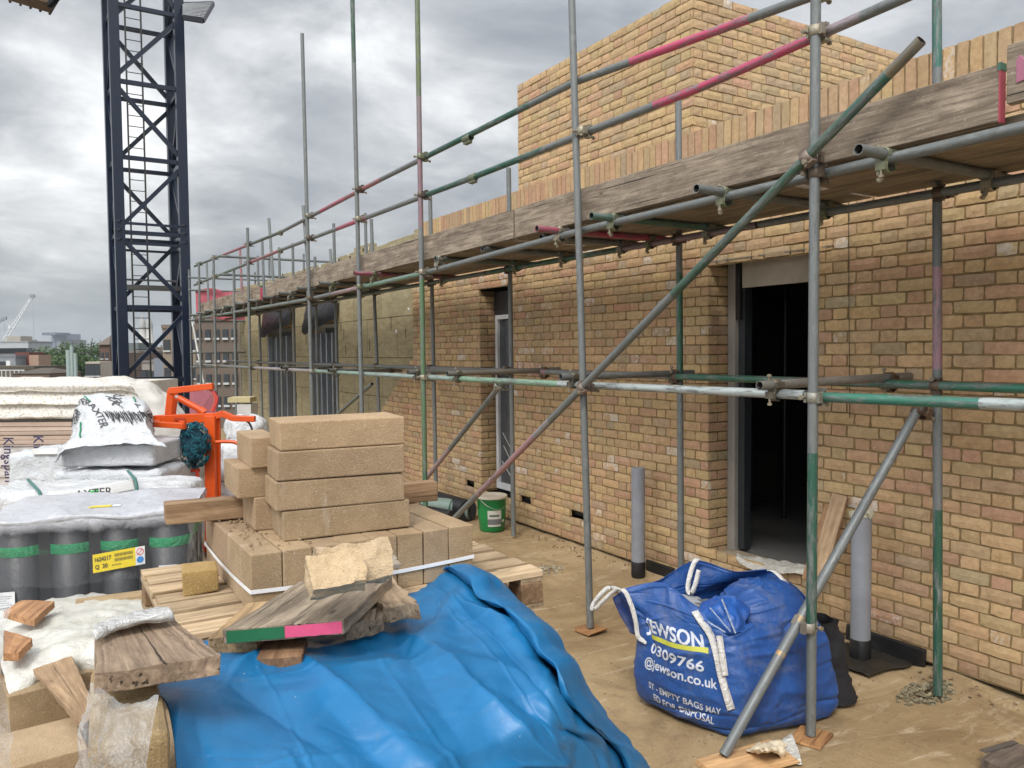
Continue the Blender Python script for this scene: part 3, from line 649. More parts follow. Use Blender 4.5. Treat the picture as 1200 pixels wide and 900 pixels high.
a=on(240,382,X=3.9);b=on(229,470,X=3.9); tube('diagonal_brace',on(224,372,X=3.6),on(243,470,X=3.6),'pale thin diagonal tube beside the crane mast at the far scaffold end',[(1,(.5,.5,.47))],None,'diagonal brace')
# end bay return at the far end
g='crossing tubes at the far scaffold end'
for z,l in ((3.70,'top'),(3.36,'middle')): tube('end_rail',(3.1,15.6,z),(6.6,15.6,z),l+' crossing rail at the far end of the deck against the clouds',[(1,(.14,.15,.15))],g)
for z,l in ((3.7,'higher'),(3.4,'lower'),(2.68,'deck level'),(1.9,'eye level'),(1.55,'chest level')): tube('end_rail',(3.3,20.3,z),(6,20.3,z),l+' crossing tube behind the crane mast at the far scaffold end',[(1,(.15,.16,.16))],g)
for x in (3.35,3.9,4.4,4.9): tube('end_standard',(x,20.4,0),(x,20.4,3.9),'dark upright of the far cross scaffold',[(1,(.13,.14,.14))],'uprights of the far cross scaffold')
for x,y in ((5.0,19.4),(5.6,18.6),(6.1,17.9)): tube('end_standard',(x,y,3.36),(x,y,4.2),'thin upright standing on the far roof against the clouds',[(1,(.15,.15,.15))],'thin uprights on the far roof')
# --- toe boards
def plank(name,c0,c1,w,h,label,cat='board',mat_='oldwood',col=(.5,.5,.5),group=None,up=Z,jit=.003,ends=None,bevel=.004):
    m=MB().bar(c0,c1,w,h,col,up,jit); o=tag(m.build(name,M[mat_],bevel=bevel),label,cat,group)
    return o
TX=OX+.075; zt=2.768+.1125
def toe(xa,xb,label,dz=0,dx=0,end=None,y0=None,y1=None):
    a=on(xa,200,X=TX).y if y0 is None else y0; b=on(xb,200,X=TX).y if y1 is None else y1
    o=plank('toe_board',(TX+dx,a,zt+dz),(TX+dx,b-.012,zt+dz),.038,.225,label,'toe board',group='toe boards along the deck edge')
    if end=='red': MB().box((TX+dx,a-.0025,zt+dz),(.041,.005,.228),col=(.42,.06,.10)).box((TX+dx,a-.0005,zt+dz+.10),(.0425,.012,.03),col=(.05,.15,.1)).build('painted_end',M['plain'],o)
    if end=='pink': MB().box((TX+dx-.0205,b-.09,zt+dz+.03),(.004,.07,.12),col=(.36,.13,.2),jit=.012).box((TX+dx-.0205,b-.14,zt+dz-.035),(.004,.04,.05),col=(.05,.18,.12),jit=.005).build('paint_mark',M['plain'],o)
    if end=='green': MB().box((TX+dx,b-.008,zt+dz),(.041,.006,.228),col=(.04,.16,.06)).build('painted_end',M['plain'],o)
    return o
toe(1260,1181,'toe board at the right edge of the photo with pink and green paint daubs',dz=.05,dx=-.03,end='pink',y0=.3)
toe(1172,604,'long weathered toe board over the doorway with a red painted end',end='red')
toe(603,420,'weathered toe board with a green painted end, just below the left brick corner',dz=-.004)
toe(419,310,'toe board in front of the insulation parapet',dz=-.004,dx=.0)
toe(303,229,'farthest grey toe board by the pink netting with a red end',dz=-.01,end='red')
# --- deck boards
rows=[3.33+.232*i for i in range(4)]
cuts=[[-.6,1.55,5.45,9.3,13.2,17.1,20.2],[-.6,2.9,6.8,10.7,14.6,18.5,20.2]]
for i,x in enumerate(rows):
    cs=cuts[i%2]
    for a,b in zip(cs[:-1],cs[1:]):
        if i==3 and a>9: pass
        plank('deck_board',(x+.113,a+.006,2.785+random.uniform(0,.003)),(x+.113,b-.012-random.random()*.06,2.785+random.uniform(0,.003)),.222,.036,'scaffold board laid flat in the deck, seen from below','deck board','deck',group='boards of the scaffold deck')
plank('deck_board',(3.30,-.6,2.70+.085),(3.30,1.50,2.785),.05,.036,'narrow offcut filling the near edge of the deck','deck board','deck')
# --- sole boards under uprights
for k,c,l in (('A',(.62,.50,.36),'thin plywood pad under the nearest upright'),('B',(.52,.40,.28),'thin square pad under the leaning upright')):
    lo=SO[k][1]; tag(MB().box((lo.x,lo.y,.008),(.17,.15,.014),rotz(20 if k=='A' else 8),c,jit=.006).build('sole_pad',M['redwood']),l,'sole pad','pads under scaffold tubes')
p=on(870,888,Z=.0); tag(MB().box((p.x-.02,p.y-.05,.01),(.42,.20,.016),rotz(-8),(.62,.5,.38),jit=.01).build('sole_pad',M['newwood'],bevel=.003),'larger plywood offcut under the foot of the raking tube','sole pad','pads under scaffold tubes')
# ================================================================ FOREGROUND MATERIALS PILE
BC=(.405,.29,.175)
def bcol(k=1.0): 
    k*=random.uniform(.92,1.08); return (BC[0]*k,BC[1]*k*random.uniform(.98,1.02),BC[2]*k*random.uniform(.96,1.04))
def block(c,size,rz,label,group=None,jit=.002,col=None,cat='block',M3=None,bev=.004):
    M3=M3 or rotz(rz); return tag(MB().box(c,size,M3,col or bcol(),jit).build('concrete_block',M['block'],loc=Vector(c)-Vector((0,0,size[2]/2)),bevel=bev),label,cat,group)
# hidden packs carrying the pallet
PT=1.06
def pack(c,n,sz,label,rz=0,name='block_pack',tone=.9):
    """pack of blocks strapped together, one mesh of blocks"""
    r=rotz(rz);m=MB();nx,ny,nz=n;bx,by,bz=sz
    for i in range(nx):
        for j in range(ny):
            for k in range(nz):
                L=Vector(((i-(nx-1)/2)*bx,(j-(ny-1)/2)*by,(k+.5)*bz)); m.box(Vector(c)+r@L,(bx-.003,by-.003,bz-.002),r,bcol(tone),.002)
    return tag(m.build(name,M['block'],bevel=.004),label,'block pack')
pack((.92,2.93,.13),(7,2,4),(.10,.40,.197),'pack of buff blocks underneath the timber pallet, mostly hidden',0)
pack((.57,2.0,0.0),(4,2,4),(.20,.34,.225),'pack of blocks hidden beneath the blue tarpaulin')
# timber pallet
def pallet(x0,x1,y0,y1,zt,label,nsl=7,rz=0,mat_='newwood',group=None):
    P=thing('timber_pallet',((x0+x1)/2,(y0+y1)/2,zt-.14),label,'pallet',group)
    w=(y1-y0); 
    for i in range(nsl):
        y=y0+.05+(w-.1)*i/(nsl-1); ex=random.uniform(-.008,.008)
        MB().box(((x0+x1)/2+ex,y,zt-.011),(x1-x0,.098 if i%2==0 else .095,.021),rotz(random.uniform(-.4,.4)),(lambda q:(q,q*.99,q*.97))(.5*random.uniform(.82,1.12)),.002).build('deck_slat',M[mat_],P,bevel=.002)
    for X in (x0+.05,(x0+x1)/2,x1-.05):
        MB().box((X,(y0+y1)/2,zt-.033),(.10,w-.01,.020),col=(.42,.42,.42)).build('stringer_board',M[mat_],P,bevel=.002)
        for Y in (y0+.05,(y0+y1)/2,y1-.05): MB().box((X,Y,zt-.082),(.095,.10,.078),col=(.36,.34,.32),jit=.003).build('pallet_foot',M['redwood'],P,bevel=.003)
        MB().box((X,(y0+y1)/2,zt-.131),(.10,w,.019),col=(.4,.4,.4)).build('base_board',M[mat_],P,bevel=.002)
    return P
pallet(.345,1.655,2.50,3.36,PT,'pale slatted timber pallet carrying the strapped buff blocks')
# strapped blocks : 8 across, 2 deep, on end
xa=.585;ya=2.575;k=0
for i in range(8):
    for j in range(2):
        l='buff block standing on end in the strapped pack on the pallet'
        block((xa+.0515+i*.1005,ya+.19+j*.385+random.uniform(-.002,.002),PT+.097+random.uniform(-.0015,.002)),(.0985,.380,.192),random.uniform(-.3,.3),l,'blocks strapped on the pallet')
S=MB();z=PT+.075
loop=[(xa-.004,ya-.004),(xa+.806,ya-.004),(xa+.806,ya+.772),(xa-.004,ya+.772)]
for (p,q,up) in zip(loop,loop[1:]+loop[:1],(0,0,0,0)):
    n=8
    for i in range(n):
        a=Vector((*p,z-.030*math.sin(math.pi*i/n)*(1 if p[0]==xa-.004 and q[0]!=p[0] else .6)));b=Vector((*q,z)); a=Vector((*p,z)).lerp(b,i/n)-Z*.012*math.sin(math.pi*i/n); c=Vector((*p,z)).lerp(b,(i+1)/n)-Z*.012*math.sin(math.pi*(i+1)/n)
        S.bar(a,c,.0016,.013,(.85,.86,.88))
tag(S.build('packing_strap',M['plain']),'thin white plastic strap tied round the pack of buff blocks','strap')
# stack of four single blocks
zb=PT+.196
offs=[(0.010,0,-4.5,.455),(-.012,.0,-4.2,.455),(-.008,-.004,-5.0,.45),(.0,.0,-4.6,.44)]
lab=['bottom block of the four block stack, greyish with pale streaks','second block from the bottom of the four block stack','third block up of the four block stack with a brown stained face','topmost block of the four block stack with sandy yellow top']
for i,(dx,dy,rz,L) in enumerate(offs):
    c=Vector((.945+dx,2.67+.1075+dy,zb+.051+i*.1022)); block(c,(L,.215,.0995),rz,lab[i],'stacked single blocks',col=bcol([.92,1.0,.98,1.08][i]),bev=.005)
# small stack left behind
for i,(x,y,w,h,l) in enumerate(((.735,3.05,.10,.12,'lowest of three small block ends behind the four block stack'),(.70,3.06,.14,.108,'middle one of three small block ends, set proud to the left'),(.725,3.04,.10,.108,'top one of three small block ends behind the four block stack'))):
    block((x,y,zb+[.06,.175,.285][i]),(w,.30,h),-3,l,'small block ends on the pack',col=bcol(1.03))
# long timber lying behind the stack
a=on(193,593,Y=3.22);b=Vector((on(500,571,Y=3.18).x,3.18,0)); zt_=zb+.042
tag(MB().bar((a.x,3.22,zt_),(b.x,3.10,zt_),.095,.078,(.47,.47,.47),jit=.003).build('timber_beam',M['redwood'],bevel=.004),'brown sawn timber beam laid across the pack behind the four block stack','timber')
# loose crumbs on the pack
m=MB()
for _ in range(160):
    x=random.uniform(.60,.80);y=random.uniform(2.62,3.3);s=random.uniform(.002,.008); m.box((x,y,zb+s/3),(s,s*1.4,s*.7),rotz(random.random()*90),bcol(.8),s*.2)
o=m.build('brick_crumbs',M['block']); o['label']='loose crumbs of mortar scattered over the top of the block pack';o['category']='crumbs';o['kind']='stuff'
# yellowish half brick on the pallet slats
c=on(233,684,Z=PT+.03); tag(MB().box((c.x+.01,c.y+.03,PT+.041),(.115,.12,.082),rotz(-8),(.40,.27,.10),.005).build('half_brick',M['block'],bevel=.006),'mustard coloured half brick lying alone on the pallet slats','brick')
# weathered boards on the tarp
def slab(pts,th,label,cat,mat_,col=(.5,.5,.5),name='timber_offcut',nu=14,rough=.002,endcol=None):
    """board from four top corners (front left, front right, back right, back left)"""
    P=[Vector(p) for p in pts]; n=(P[1]-P[0]).cross(P[3]-P[0]).normalized(); m=MB()
    L=(P[3]-P[0]).length;W=(P[1]-P[0]).length;off=random.uniform(0,30); nv=4
    def top(u,v): return P[0].lerp(P[1],u).lerp(P[3].lerp(P[2],u),v)
    vs=[];gv=[];fs=[]
    for side in (0,1):
        for j in range(nu+1):
            for i in range(nv+1):
                u=i/nv;v=j/nu; p=top(u,v); e=(i in(0,nv)) or (j in (0,nu)); p+=Vector([random.uniform(-1,1)*rough*(1 if e else .4) for _ in range(3)])
                if side: p-=n*th
                vs.append(p); gv.append(Vector((v*L+off,(u-.5)*W,-side*th)))
    K=(nu+1)*(nv+1); ix=lambda s,i,j: s*K+j*(nv+1)+i
    for j in range(nu):
        for i in range(nv):
            fs.append((ix(0,i,j),ix(0,i+1,j),ix(0,i+1,j+1),ix(0,i,j+1))); fs.append((ix(1,i,j),ix(1,i,j+1),ix(1,i+1,j+1),ix(1,i+1,j)))
        fs.append((ix(0,0,j),ix(0,0,j+1),ix(1,0,j+1),ix(1,0,j))); fs.append((ix(0,nv,j),ix(1,nv,j),ix(1,nv,j+1),ix(0,nv,j+1)))
    for i in range(nv):
        fs.append((ix(0,i,0),ix(1,i,0),ix(1,i+1,0),ix(0,i+1,0))); fs.append((ix(0,i,nu),ix(0,i+1,nu),ix(1,i+1,nu),ix(1,i,nu)))
    m.add(vs,fs,col,gv); o=tag(m.build(name,M[mat_],bevel=.002),label,cat)
    return o,P,n
# plank with painted end
Zp=1.19
o,P,n=slab([on(261,738,Z=Zp),on(403,726,Z=Zp+.01),on(459,675,Z=Zp+.01),on(352,681,Z=Zp)],.038,'weathered grey plank with a green and pink painted end, lying on the blue tarpaulin','plank','oldwood',(.52,.52,.5))
e=(P[1]-P[0]).normalized();f=(P[0]-P[3]).normalized()
def endpaint(a,b,c):
    m=MB(); q0=P[0].lerp(P[1],a)+f*.0022; q1=P[0].lerp(P[1],b)+f*.0022; k=8
    top=[q0.lerp(q1,i/k)-n*(.003+random.uniform(0,.002)) for i in range(k+1)];bot=[q0.lerp(q1,i/k)-n*(.036-random.uniform(0,.002)) for i in range(k+1)]
    m.add(top+bot,[(i,k+1+i,k+2+i,i+1) for i in range(k)],c); m.build('painted_end',M['plain'],o)
endpaint(.03,.50,(.02,.15,.06));endpaint(.51,.985,(.75,.10,.22))
# sandy block edge under that plank's left end
slab([on(244,748,Z=Zp-.035),on(300,745,Z=Zp-.035),on(352,700,Z=Zp-.03),on(290,706,Z=Zp-.03)],.045,'ochre stained board offcut jutting out left under the painted plank','board offcut','oldwood',(.62,.52,.36))
slab([on(300,772,Z=1.12),on(354,768,Z=1.12),on(360,742,Z=1.12),on(315,742,Z=1.12)],.05,'short dark brown offcut under the painted plank','board offcut','redwood',(.35,.3,.28))
slab([on(405,733,Z=Zp-.045),on(449,722,Z=Zp-.045),on(452,694,Z=Zp-.04),on(420,700,Z=Zp-.04)],.045,'broken grey board end under the right side of the painted plank','board offcut','oldwood',(.40,.38,.36),rough=.006)
slab([on(447,712,Z=Zp-.03),on(491,709,Z=Zp-.03),on(456,672,Z=Zp-.02),on(425,684,Z=Zp-.02)],.045,'pale broken board with a chipped end beside the painted plank','board offcut','oldwood',(.62,.56,.48),rough=.007)
slab([on(428,668,Z=Zp+.012),on(470,661,Z=Zp+.012),on(462,650,Z=Zp+.012),on(440,652,Z=Zp+.012)],.012,'thin flake of grey slate behind the broken stone','stone flake','block',(.34,.30,.24),rough=.004)
# split-faced stone pieces
def rock(c,size,M3,label,seed,col):
    bm=bmesh.new(); bmesh.ops.create_cube(bm,size=1); bmesh.ops.subdivide_edges(bm,edges=bm.edges[:],cuts=14,use_grid_fill=True)
    vs=[];
    for v in bm.verts:
        q=Vector((v.co.x*size[0],v.co.y*size[1],v.co.z*size[2])); s=N.noise(q*22+Vector((seed,0,0)))*.010+N.noise(q*60+Vector((seed,3,0)))*.005; q+=Vector(v.co).normalized()*s
        q.x+=N.noise(Vector((q.z*9,seed,q.y*9)))*.018; q.z+=N.noise(Vector((q.x*8,seed+4,q.y*9)))*.014
        vs.append(Vector(c)+M3@q)
    m=MB(); m.add(vs,[tuple(v.index for v in f.verts) for f in bm.faces],col,None,False); bm.free(); return tag(m.build('broken_stone',M['block']),label,'stone')
c=on(412,662,D=2.12); rock(c,(.195,.07,.105),rotz(-6)@Matrix.Rotation(R(-28),3,'X'),'rough broken face of a split stone block lying on the painted plank',3,(.56,.43,.28))
c=on(391,671,D=2.03); rock(c,(.135,.05,.095),rotz(-14)@Matrix.Rotation(R(-42),3,'X'),'smaller rough stone piece in front of the split stone on the painted plank',8,(.56,.42,.26))
# ---------------------------------------------------------------- blue tarpaulin
def Pz(t): return on(t[0],t[1],Z=t[2])
rows=[[(150,776,1.13),(262,742,1.10),(350,722,1.075),(430,700,1.055),(482,674,1.05),(508,662,1.09),(548,676,1.06)],
[(160,792,1.15),(262,765,1.11),(352,750,1.085),(440,722,1.065),(505,694,1.06),(545,686,1.085),(592,694,1.0)],
[(186,815,1.15),(275,790,1.115),(360,778,1.09),(450,752,1.07),(522,722,1.06),(575,712,1.075),(622,722,.95)],
[(196,850,1.13),(295,830,1.10),(385,812,1.09),(480,784,1.07),(556,757,1.05),(614,748,1.05),(648,762,.85)],
[(205,900,1.10),(315,885,1.08),(412,865,1.06),(515,835,1.04),(592,806,1.02),(648,795,1.0),(683,810,.72)],
[(212,960,1.06),(330,950,1.02),(440,930,1.0),(548,895,.96),(628,862,.94),(684,846,.90),(720,856,.54)],
[(216,1010,.98),(340,1010,.85),(460,1000,.80),(580,965,.80),(668,922,.78),(724,896,.72),(758,905,.30)]]
C=[[Pz(t) for t in r] for r in rows]
last=C[-1]; C.append([Vector((p.x*.99,p.y-.03-.02*i,max(.12,p.z-.42))) for i,p in enumerate(last)]); C.append([Vector((p.x*.98,p.y-.05-.02*i,.05)) for i,p in enumerate(last)])
G=surf(C,200,200)
FOLD=[((.30,.10),(.42,.62),.026,.030),((.42,.62),(.16,.80),.018,.02),((.42,.62),(.70,.72),.018,.02),((.10,.2),(.30,.55),-.016,.035),((.30,.10),(.12,.30),.016,.02),((.55,.25),(.68,.9),.022,.026),((.72,.1),(.80,.9),-.022,.030),((.47,.6),(.50,.95),.02,.018),((.58,.6),(.62,.98),-.016,.02),((.2,.5),(.26,.95),.018,.025),((.06,.4),(.10,.9),-.012,.02),((.36,.3),(.60,.36),.012,.02)]
def fold(u,v):
    s=0
    for (a,b,h,w) in FOLD:
        ax,ay=a;bx,by=b;dx,dy=bx-ax,by-ay;L2=dx*dx+dy*dy; t=((u-ax)*dx+(v-ay)*dy)/L2; tt=max(0,min(1,t)); du=u-ax-tt*dx;dv=v-ay-tt*dy; d=math.hypot(du,dv)
        s+=h*math.exp(-abs(d)/(w*.8))*(.35+.65*math.sin(math.pi*max(.05,min(.95,tt))))
    return s
def facet(p,sc,seed):
    q=Vector(p)*sc+Vector((seed,seed,0)); d,_=N.voronoi(q); return d[1]-d[0]
def tf(p,u,v): return -(fold(u,v)*1.15+crumple(p,1.7,.026,1.5,3)+.030*facet(p,2.3,1.0)+.012*facet(p,6,4.0)+crumple(p,9,.002,3,2)-.03)
TC=creases(22,5,.006,.016,.2,.6,.03,.07)+creases(44,6,.0015,.0045,.05,.25,.006,.016)+creases(9,8,.014,.028,.3,.65,.04,.08,(1.35,.25))
TC+=[(.0,k,1.0,.02,1.0,.004,.008) for k in (.27,.52,.77)]+[(k,.0,.03,1.0,1.0,.004,.008) for k in (.22,.45,.68,.88)]
def hem(u,v):
    k=.855+.012*math.sin(v*9); return (.050*max(0,math.sin(math.pi*min(1,(u-k)/(1-k))))**.45 if u>k else 0)-.050*math.exp(-((u-k+.006)/.009)**2)
G=displace(G,lambda p,u,v:-(fold(u,v)*.95+crease_h(TC,u,v)+crumple(p,1.7,.006,1.5,2)+.020*facet(p,2.6,1.0)+.008*facet(p,7,4.0)-.012+0))
# rolled double hem along the right edge
T=shell(grid_mb(G,col=(0,.2,.6)).build('blue_tarpaulin',M['tarp']),.002); tag(T,'bright blue creased tarpaulin draped over the pile in the foreground','tarpaulin')
HR=[]
for j in range(2,201,6):
    p=G[j][200]; q=G[j][int(170-8*math.sin(j*.02+.4))]; d=(p-q).normalized(); al=(G[min(j+6,200)][190]-G[max(j-6,0)][190]).normalized(); nn=al.cross(d)
    if nn.dot(Vector((0,0,H))-p)<0: nn=-nn
    wq=(p-q).length; wob=.010*math.sin(j*.10)+.006*math.sin(j*.27); HR.append([q+d*.004+nn*.010,q-d*.012+nn*(.034+wob),q+d*wq*.25+nn*(.062+wob),q+d*wq*.65+nn*(.050+wob*.6),p+d*.012+nn*.016,p+d*.004-nn*.03])
HG=displace(surf(HR,36,170),lambda p,u,v: crumple(p,5,.006,9,3)+crease_h(TC,u,v)*.4)
shell(grid_mb(HG,col=(0,.2,.6)).build('folded_hem',M['tarp'],T),.002)
# grey mud puddle smear on the tarp handled by material; brick-sized board lower left
o,P,n=slab([on(112,790,Z=1.29),on(259,768,Z=1.28),on(200,722,Z=1.28),on(112,742,Z=1.29)],.040,'thick short weathered board lying on the film wrapped blocks at lower left','board','oldwood',(.55,.5,.46),rough=.003)
shell(grid_mb(displace(surf([[on(108,752,Z=1.30),on(135,738,Z=1.305),on(170,729,Z=1.305),on(205,724,Z=1.30)],[on(110,742,Z=1.31),on(135,732,Z=1.315),on(170,724,Z=1.315),on(200,718,Z=1.31)],[on(112,735,Z=1.27),on(138,726,Z=1.28),on(170,718,Z=1.28),on(196,713,Z=1.27)]],30,14),lambda p,u,v:crumple(p,14,.006,4)),col=(.62,.62,.60)).build('polythene_strip',M['plastic']),.001); tag(bpy.data.objects['polythene_strip'],'strip of whitish polythene folded over the back of the thick short board','polythene strip')
# film wrapped blocks under it
m=MB(); r=rotz(-4)
for k in range(6):
    for i in range(1):
        for j in range(2):
            m.box(Vector((.145,1.72,1.21-.08-k*.165))+r@Vector((0,(j-.5)*.215+.04,0)),(.135,.208,.16),r,(.30,.215,.115) if k else (.36,.26,.13),.006)
tag(m.build('wrapped_block_stack',M['block'],bevel=.018),'stack of brown blocks with rounded corners inside torn clear film under the thick board','block stack')
fc=[[Pz(t) for t in r_] for r_ in [[(100,796,1.27),(125,808,1.28),(152,816,1.28),(186,810,1.28)],[(88,838,1.23),(122,850,1.26),(150,862,1.26),(176,868,1.25)],[(82,880,1.18),(118,890,1.23),(150,905,1.22),(172,915,1.2)],[(76,960,1.05),(115,960,1.12),(150,960,1.12),(172,965,1.12)]]]
FG=displace(surf(fc,80,80),lambda p,u,v: crumple(p,11,.011,6,4))
tag(grid_mb(FG,col=(.7,.7,.7)).build('torn_film',M['film2']),'crinkled torn clear film hanging off the blocks at the bottom left','plastic film')
fc=[[on(x,y,Z=z) for x,y,z in r_] for r_ in [[(-60,690,1.35),(-20,690,1.35),(5,700,1.35)],[(-60,760,1.25),(-20,770,1.25),(9,780,1.2)],[(-60,860,1.0),(-20,870,1.0),(8,880,1.0)],[(-60,960,.8),(-20,960,.8),(6,960,.8)]]]
tag(grid_mb(displace(surf(fc,30,60),lambda p,u,v: crumple(p,7,.01,2,4)),col=(.6,.6,.6)).build('film_edge',M['film2']),'edge of a shiny film wrapped pack cut off by the left border','plastic film')
# ---- low pallet at the left with white sheet and loose blocks
z5=.5
pack((.0,3.28,0.0),(5,4,2),(.25,.42,.225),'low pack of buff blocks beneath the loose pieces at lower left',8)
b=block(on(52,868,Z=.60)+Vector((-.02,0,-.07)),(.26,.29,.14),6,'large smooth buff block at the bottom left with a notched corner',col=bcol(1.06))
block(on(28,806,Z=.60)+Vector((0.03,.05,-.08)),(.20,.22,.17),10,'buff block behind the bottom left one under the short plank',col=bcol(1.0))
block(on(88,792,Z=.60)+Vector((.03,.12,-.08)),(.28,.20,.16),10,'buff block beneath the thick short board, mostly covered',col=bcol(.95))
block(on(95,862,Z=.52)+Vector((0.02,.05,-.1)),(.14,.3,.2),6,'dark shaded block between the bottom left block and the film',col=bcol(.6))  # buff colour darkened to carry the shade between its neighbours
slab([on(97,850,Z=.66),on(114,832,Z=.66),on(84,768,Z=.66),on(39,784,Z=.66)],.022,'short smooth brown plank resting across two buff blocks','plank','newwood',(.40,.36,.33))
rows=[[(0,712,.42),(50,700,.44),(100,695,.46),(168,694,.48),(210,700,.5)],[(-10,745,.50),(50,735,.56),(100,725,.60),(160,725,.6),(200,735,.6)],[(8,800,.60),(50,775,.64),(100,760,.66),(150,760,.66),(190,780,.62)],[(10,840,.50),(45,808,.55),(95,796,.52),(150,800,.5),(190,820,.5)],[(22,860,.3),(45,830,.3),(95,815,.3),(150,820,.3),(190,840,.3)]]
WG=displace(surf([[Pz(t) for t in r_] for r_ in rows],90,70),lambda p,u,v: -crumple(p,3.2,.02,7,4)-crumple(p,11,.006,2,2))
def sheet_white(t):
    v=t.pos(); t.base(t.ramp(t.noise(v,4,5,.7,1),[(.3,(.50,.48,.41)),(.6,(.70,.69,.64))])); t.rough(.35); t.bump(t.noise(v,16,5,.7,2),.012,.8)
M['sheet']=mat('dirty white sheet',sheet_white)
tag(shell(grid_mb(WG,col=(.7,.7,.7)).build('white_sheet',M['sheet']),.001),'creamy white polythene sheet spread over the low pack left of the pallet','polythene sheet')
slab([on(4,716,Z=.66),on(40,726,Z=.66),on(64,704,Z=.66),on(25,703,Z=.66)],.035,'orange brown offcut on the far left part of the white sheet','board offcut','redwood',(.66,.55,.47))
slab([on(4,765,Z=.72),on(22,765,Z=.72),on(38,748,Z=.72),on(4,738,Z=.72)],.035,'orange brown offcut cut off by the left border on the white sheet','board offcut','redwood',(.62,.5,.42))
block(on(128,704,Z=.56)+Vector((.05,.0,-.05)),(.42,.10,.14),-3,'flat topped buff block standing between the dark rolls and the white sheet',col=bcol(.95))
# ---- right edge: dark wooden crate lid
o,P,n=slab([on(1149,888,Z=.06),on(1215,915,Z=.06),on(1262,884,Z=.06),on(1182,869,Z=.06)],.05,'dark grey wooden lid with a metal strip cut off by the bottom right corner','wooden lid','oldwood',(.26,.25,.26))
MB().bar(P[0].lerp(P[3],.1)+Vector((.03,.02,.004)),P[0].lerp(P[3],.95)+Vector((.03,-.02,.004)),.03,.004,(.25,.26,.28)).build('metal_strip',M['metal'],o)
# ---------------------------------------------------------------- green tub
c=on(579,624,Z=0)+Vector((.05,.13,0)); Tt=thing('tub',c,'green plastic tub with a dusty white lid by the narrow window','tub')
MB().lathe(c,[(.125,.0),(.133,.01),(.148,.19),(.148,.20),(.155,.335),(.163,.34),(.163,.352),(.156,.356)],32,(.01,.22,.06)).build('tub_body',M['gloss'],Tt)
MB().lathe(c,[(.166,.345),(.168,.362),(.160,.372),(.150,.368),(.0,.366)],32,(.50,.44,.36)).build('lid',M['matte'],Tt)
m=MB(); az=math.atan2(-c.y,-c.x)+.45
def onc(rad,a,z): return c+Vector((rad*math.cos(az+a),rad*math.sin(az+a),z))
def curved(a0,a1,z0,z1,rad,col,tp=(0,0)):
    vs=[];n_=8
    for j in (0,1):
        for i in range(n_+1): vs.append(onc(rad+(.012*((z0,z1)[j]-.06)/.2),a0+(a1-a0)*i/n_+tp[j],(z0,z1)[j]))
    m.add(vs,[(i,i+1,n_+2+i,n_+1+i) for i in range(n_)],col,None,True)
curved(-.75,.25,.06,.23,.1435,(.62,.62,.58));curved(-.75,.25,.08,.14,.1445,(.16,.17,.17));curved(-.62,.1,.165,.185,.1445,(.1,.14,.1))
curved(1.0,1.12,.05,.24,.1435,(.55,.57,.5));curved(.32,.6,.10,.13,.1440,(.5,.6,.5))
m.build('tub_label',M['plain'],Tt)
hn=[onc(.166+.01*math.sin(i/10*math.pi),-1.2+2.4*i/10,.335-.09*math.sin(i/10*math.pi)) for i in range(11)]
MB().tube(hn,.0025,6,(.5,.5,.5)).build('handle',M['metal'],Tt)
# ---------------------------------------------------------------- rolls of membrane by the wall
def roll(a,b,r,col,label,band=None,mat_='dark',endcol=(.45,.43,.38)):
    a=Vector(a);b=Vector(b);d=(b-a).normalized();o=tag(MB().tube([a,a+d*.004,b-d*.004,b],[r*.985,r,r,r*.985],28,col).build('membrane_roll',M[mat_]),label,'membrane roll')
    m=MB(); s=d.cross(Z).normalized();u=s.cross(d)
    pts=[a-d*.001+(s*math.cos(t*.25)+u*math.sin(t*.25))*(r*.25+r*.72*t/150) for t in range(151)]
    m.tube(pts,.004,4,(.03,.03,.03)); m.tube([a-d*.0005,a-d*.0006],[r*.98,.001],28,endcol); m.tube([a-d*.002,a-d*.0021],[r*.26,.001],20,(.01,.01,.01)); m.build('roll_end',M['matte'],o)
    if band:
        for t in band: p=a.lerp(b,t); MB().tube([p-d*.012,p+d*.012],r*1.012,28,(.04,.10,.07)).build('band',M['plain'],o)
    return o
e=on(553,598,Z=.11); roll(e,e+Vector((-.62,.95,0)),.11,(.22,.30,.26),'pale green banded roll of roofing membrane lying by the wall',(.2,.55,.85))
e=on(580,588,Z=.12); e=Vector((4.12,7.75,.12)); roll(e,e+Vector((-.10,1.25,.0)),.12,(.018,.018,.020),'black roll of membrane lying against the wall behind the green tub',endcol=(.03,.03,.03))
e=Vector((3.86,7.62,.10));tag(MB().tube([e,e+Vector((-.25,.9,0))],.07,20,(.025,.025,.027),True).build('membrane_roll',M['dark']),'short slim black roll between the pale roll and the green tub','membrane roll')
e=on(500,576,Z=.2); tag(MB().bar(on(473,562,Z=.35),on(490,590,Z=.3),.02,.09,(.55,.55,.55)).build('tube_offcut',M['redwood']),'short wooden offcut standing beside the block stack end','timber')
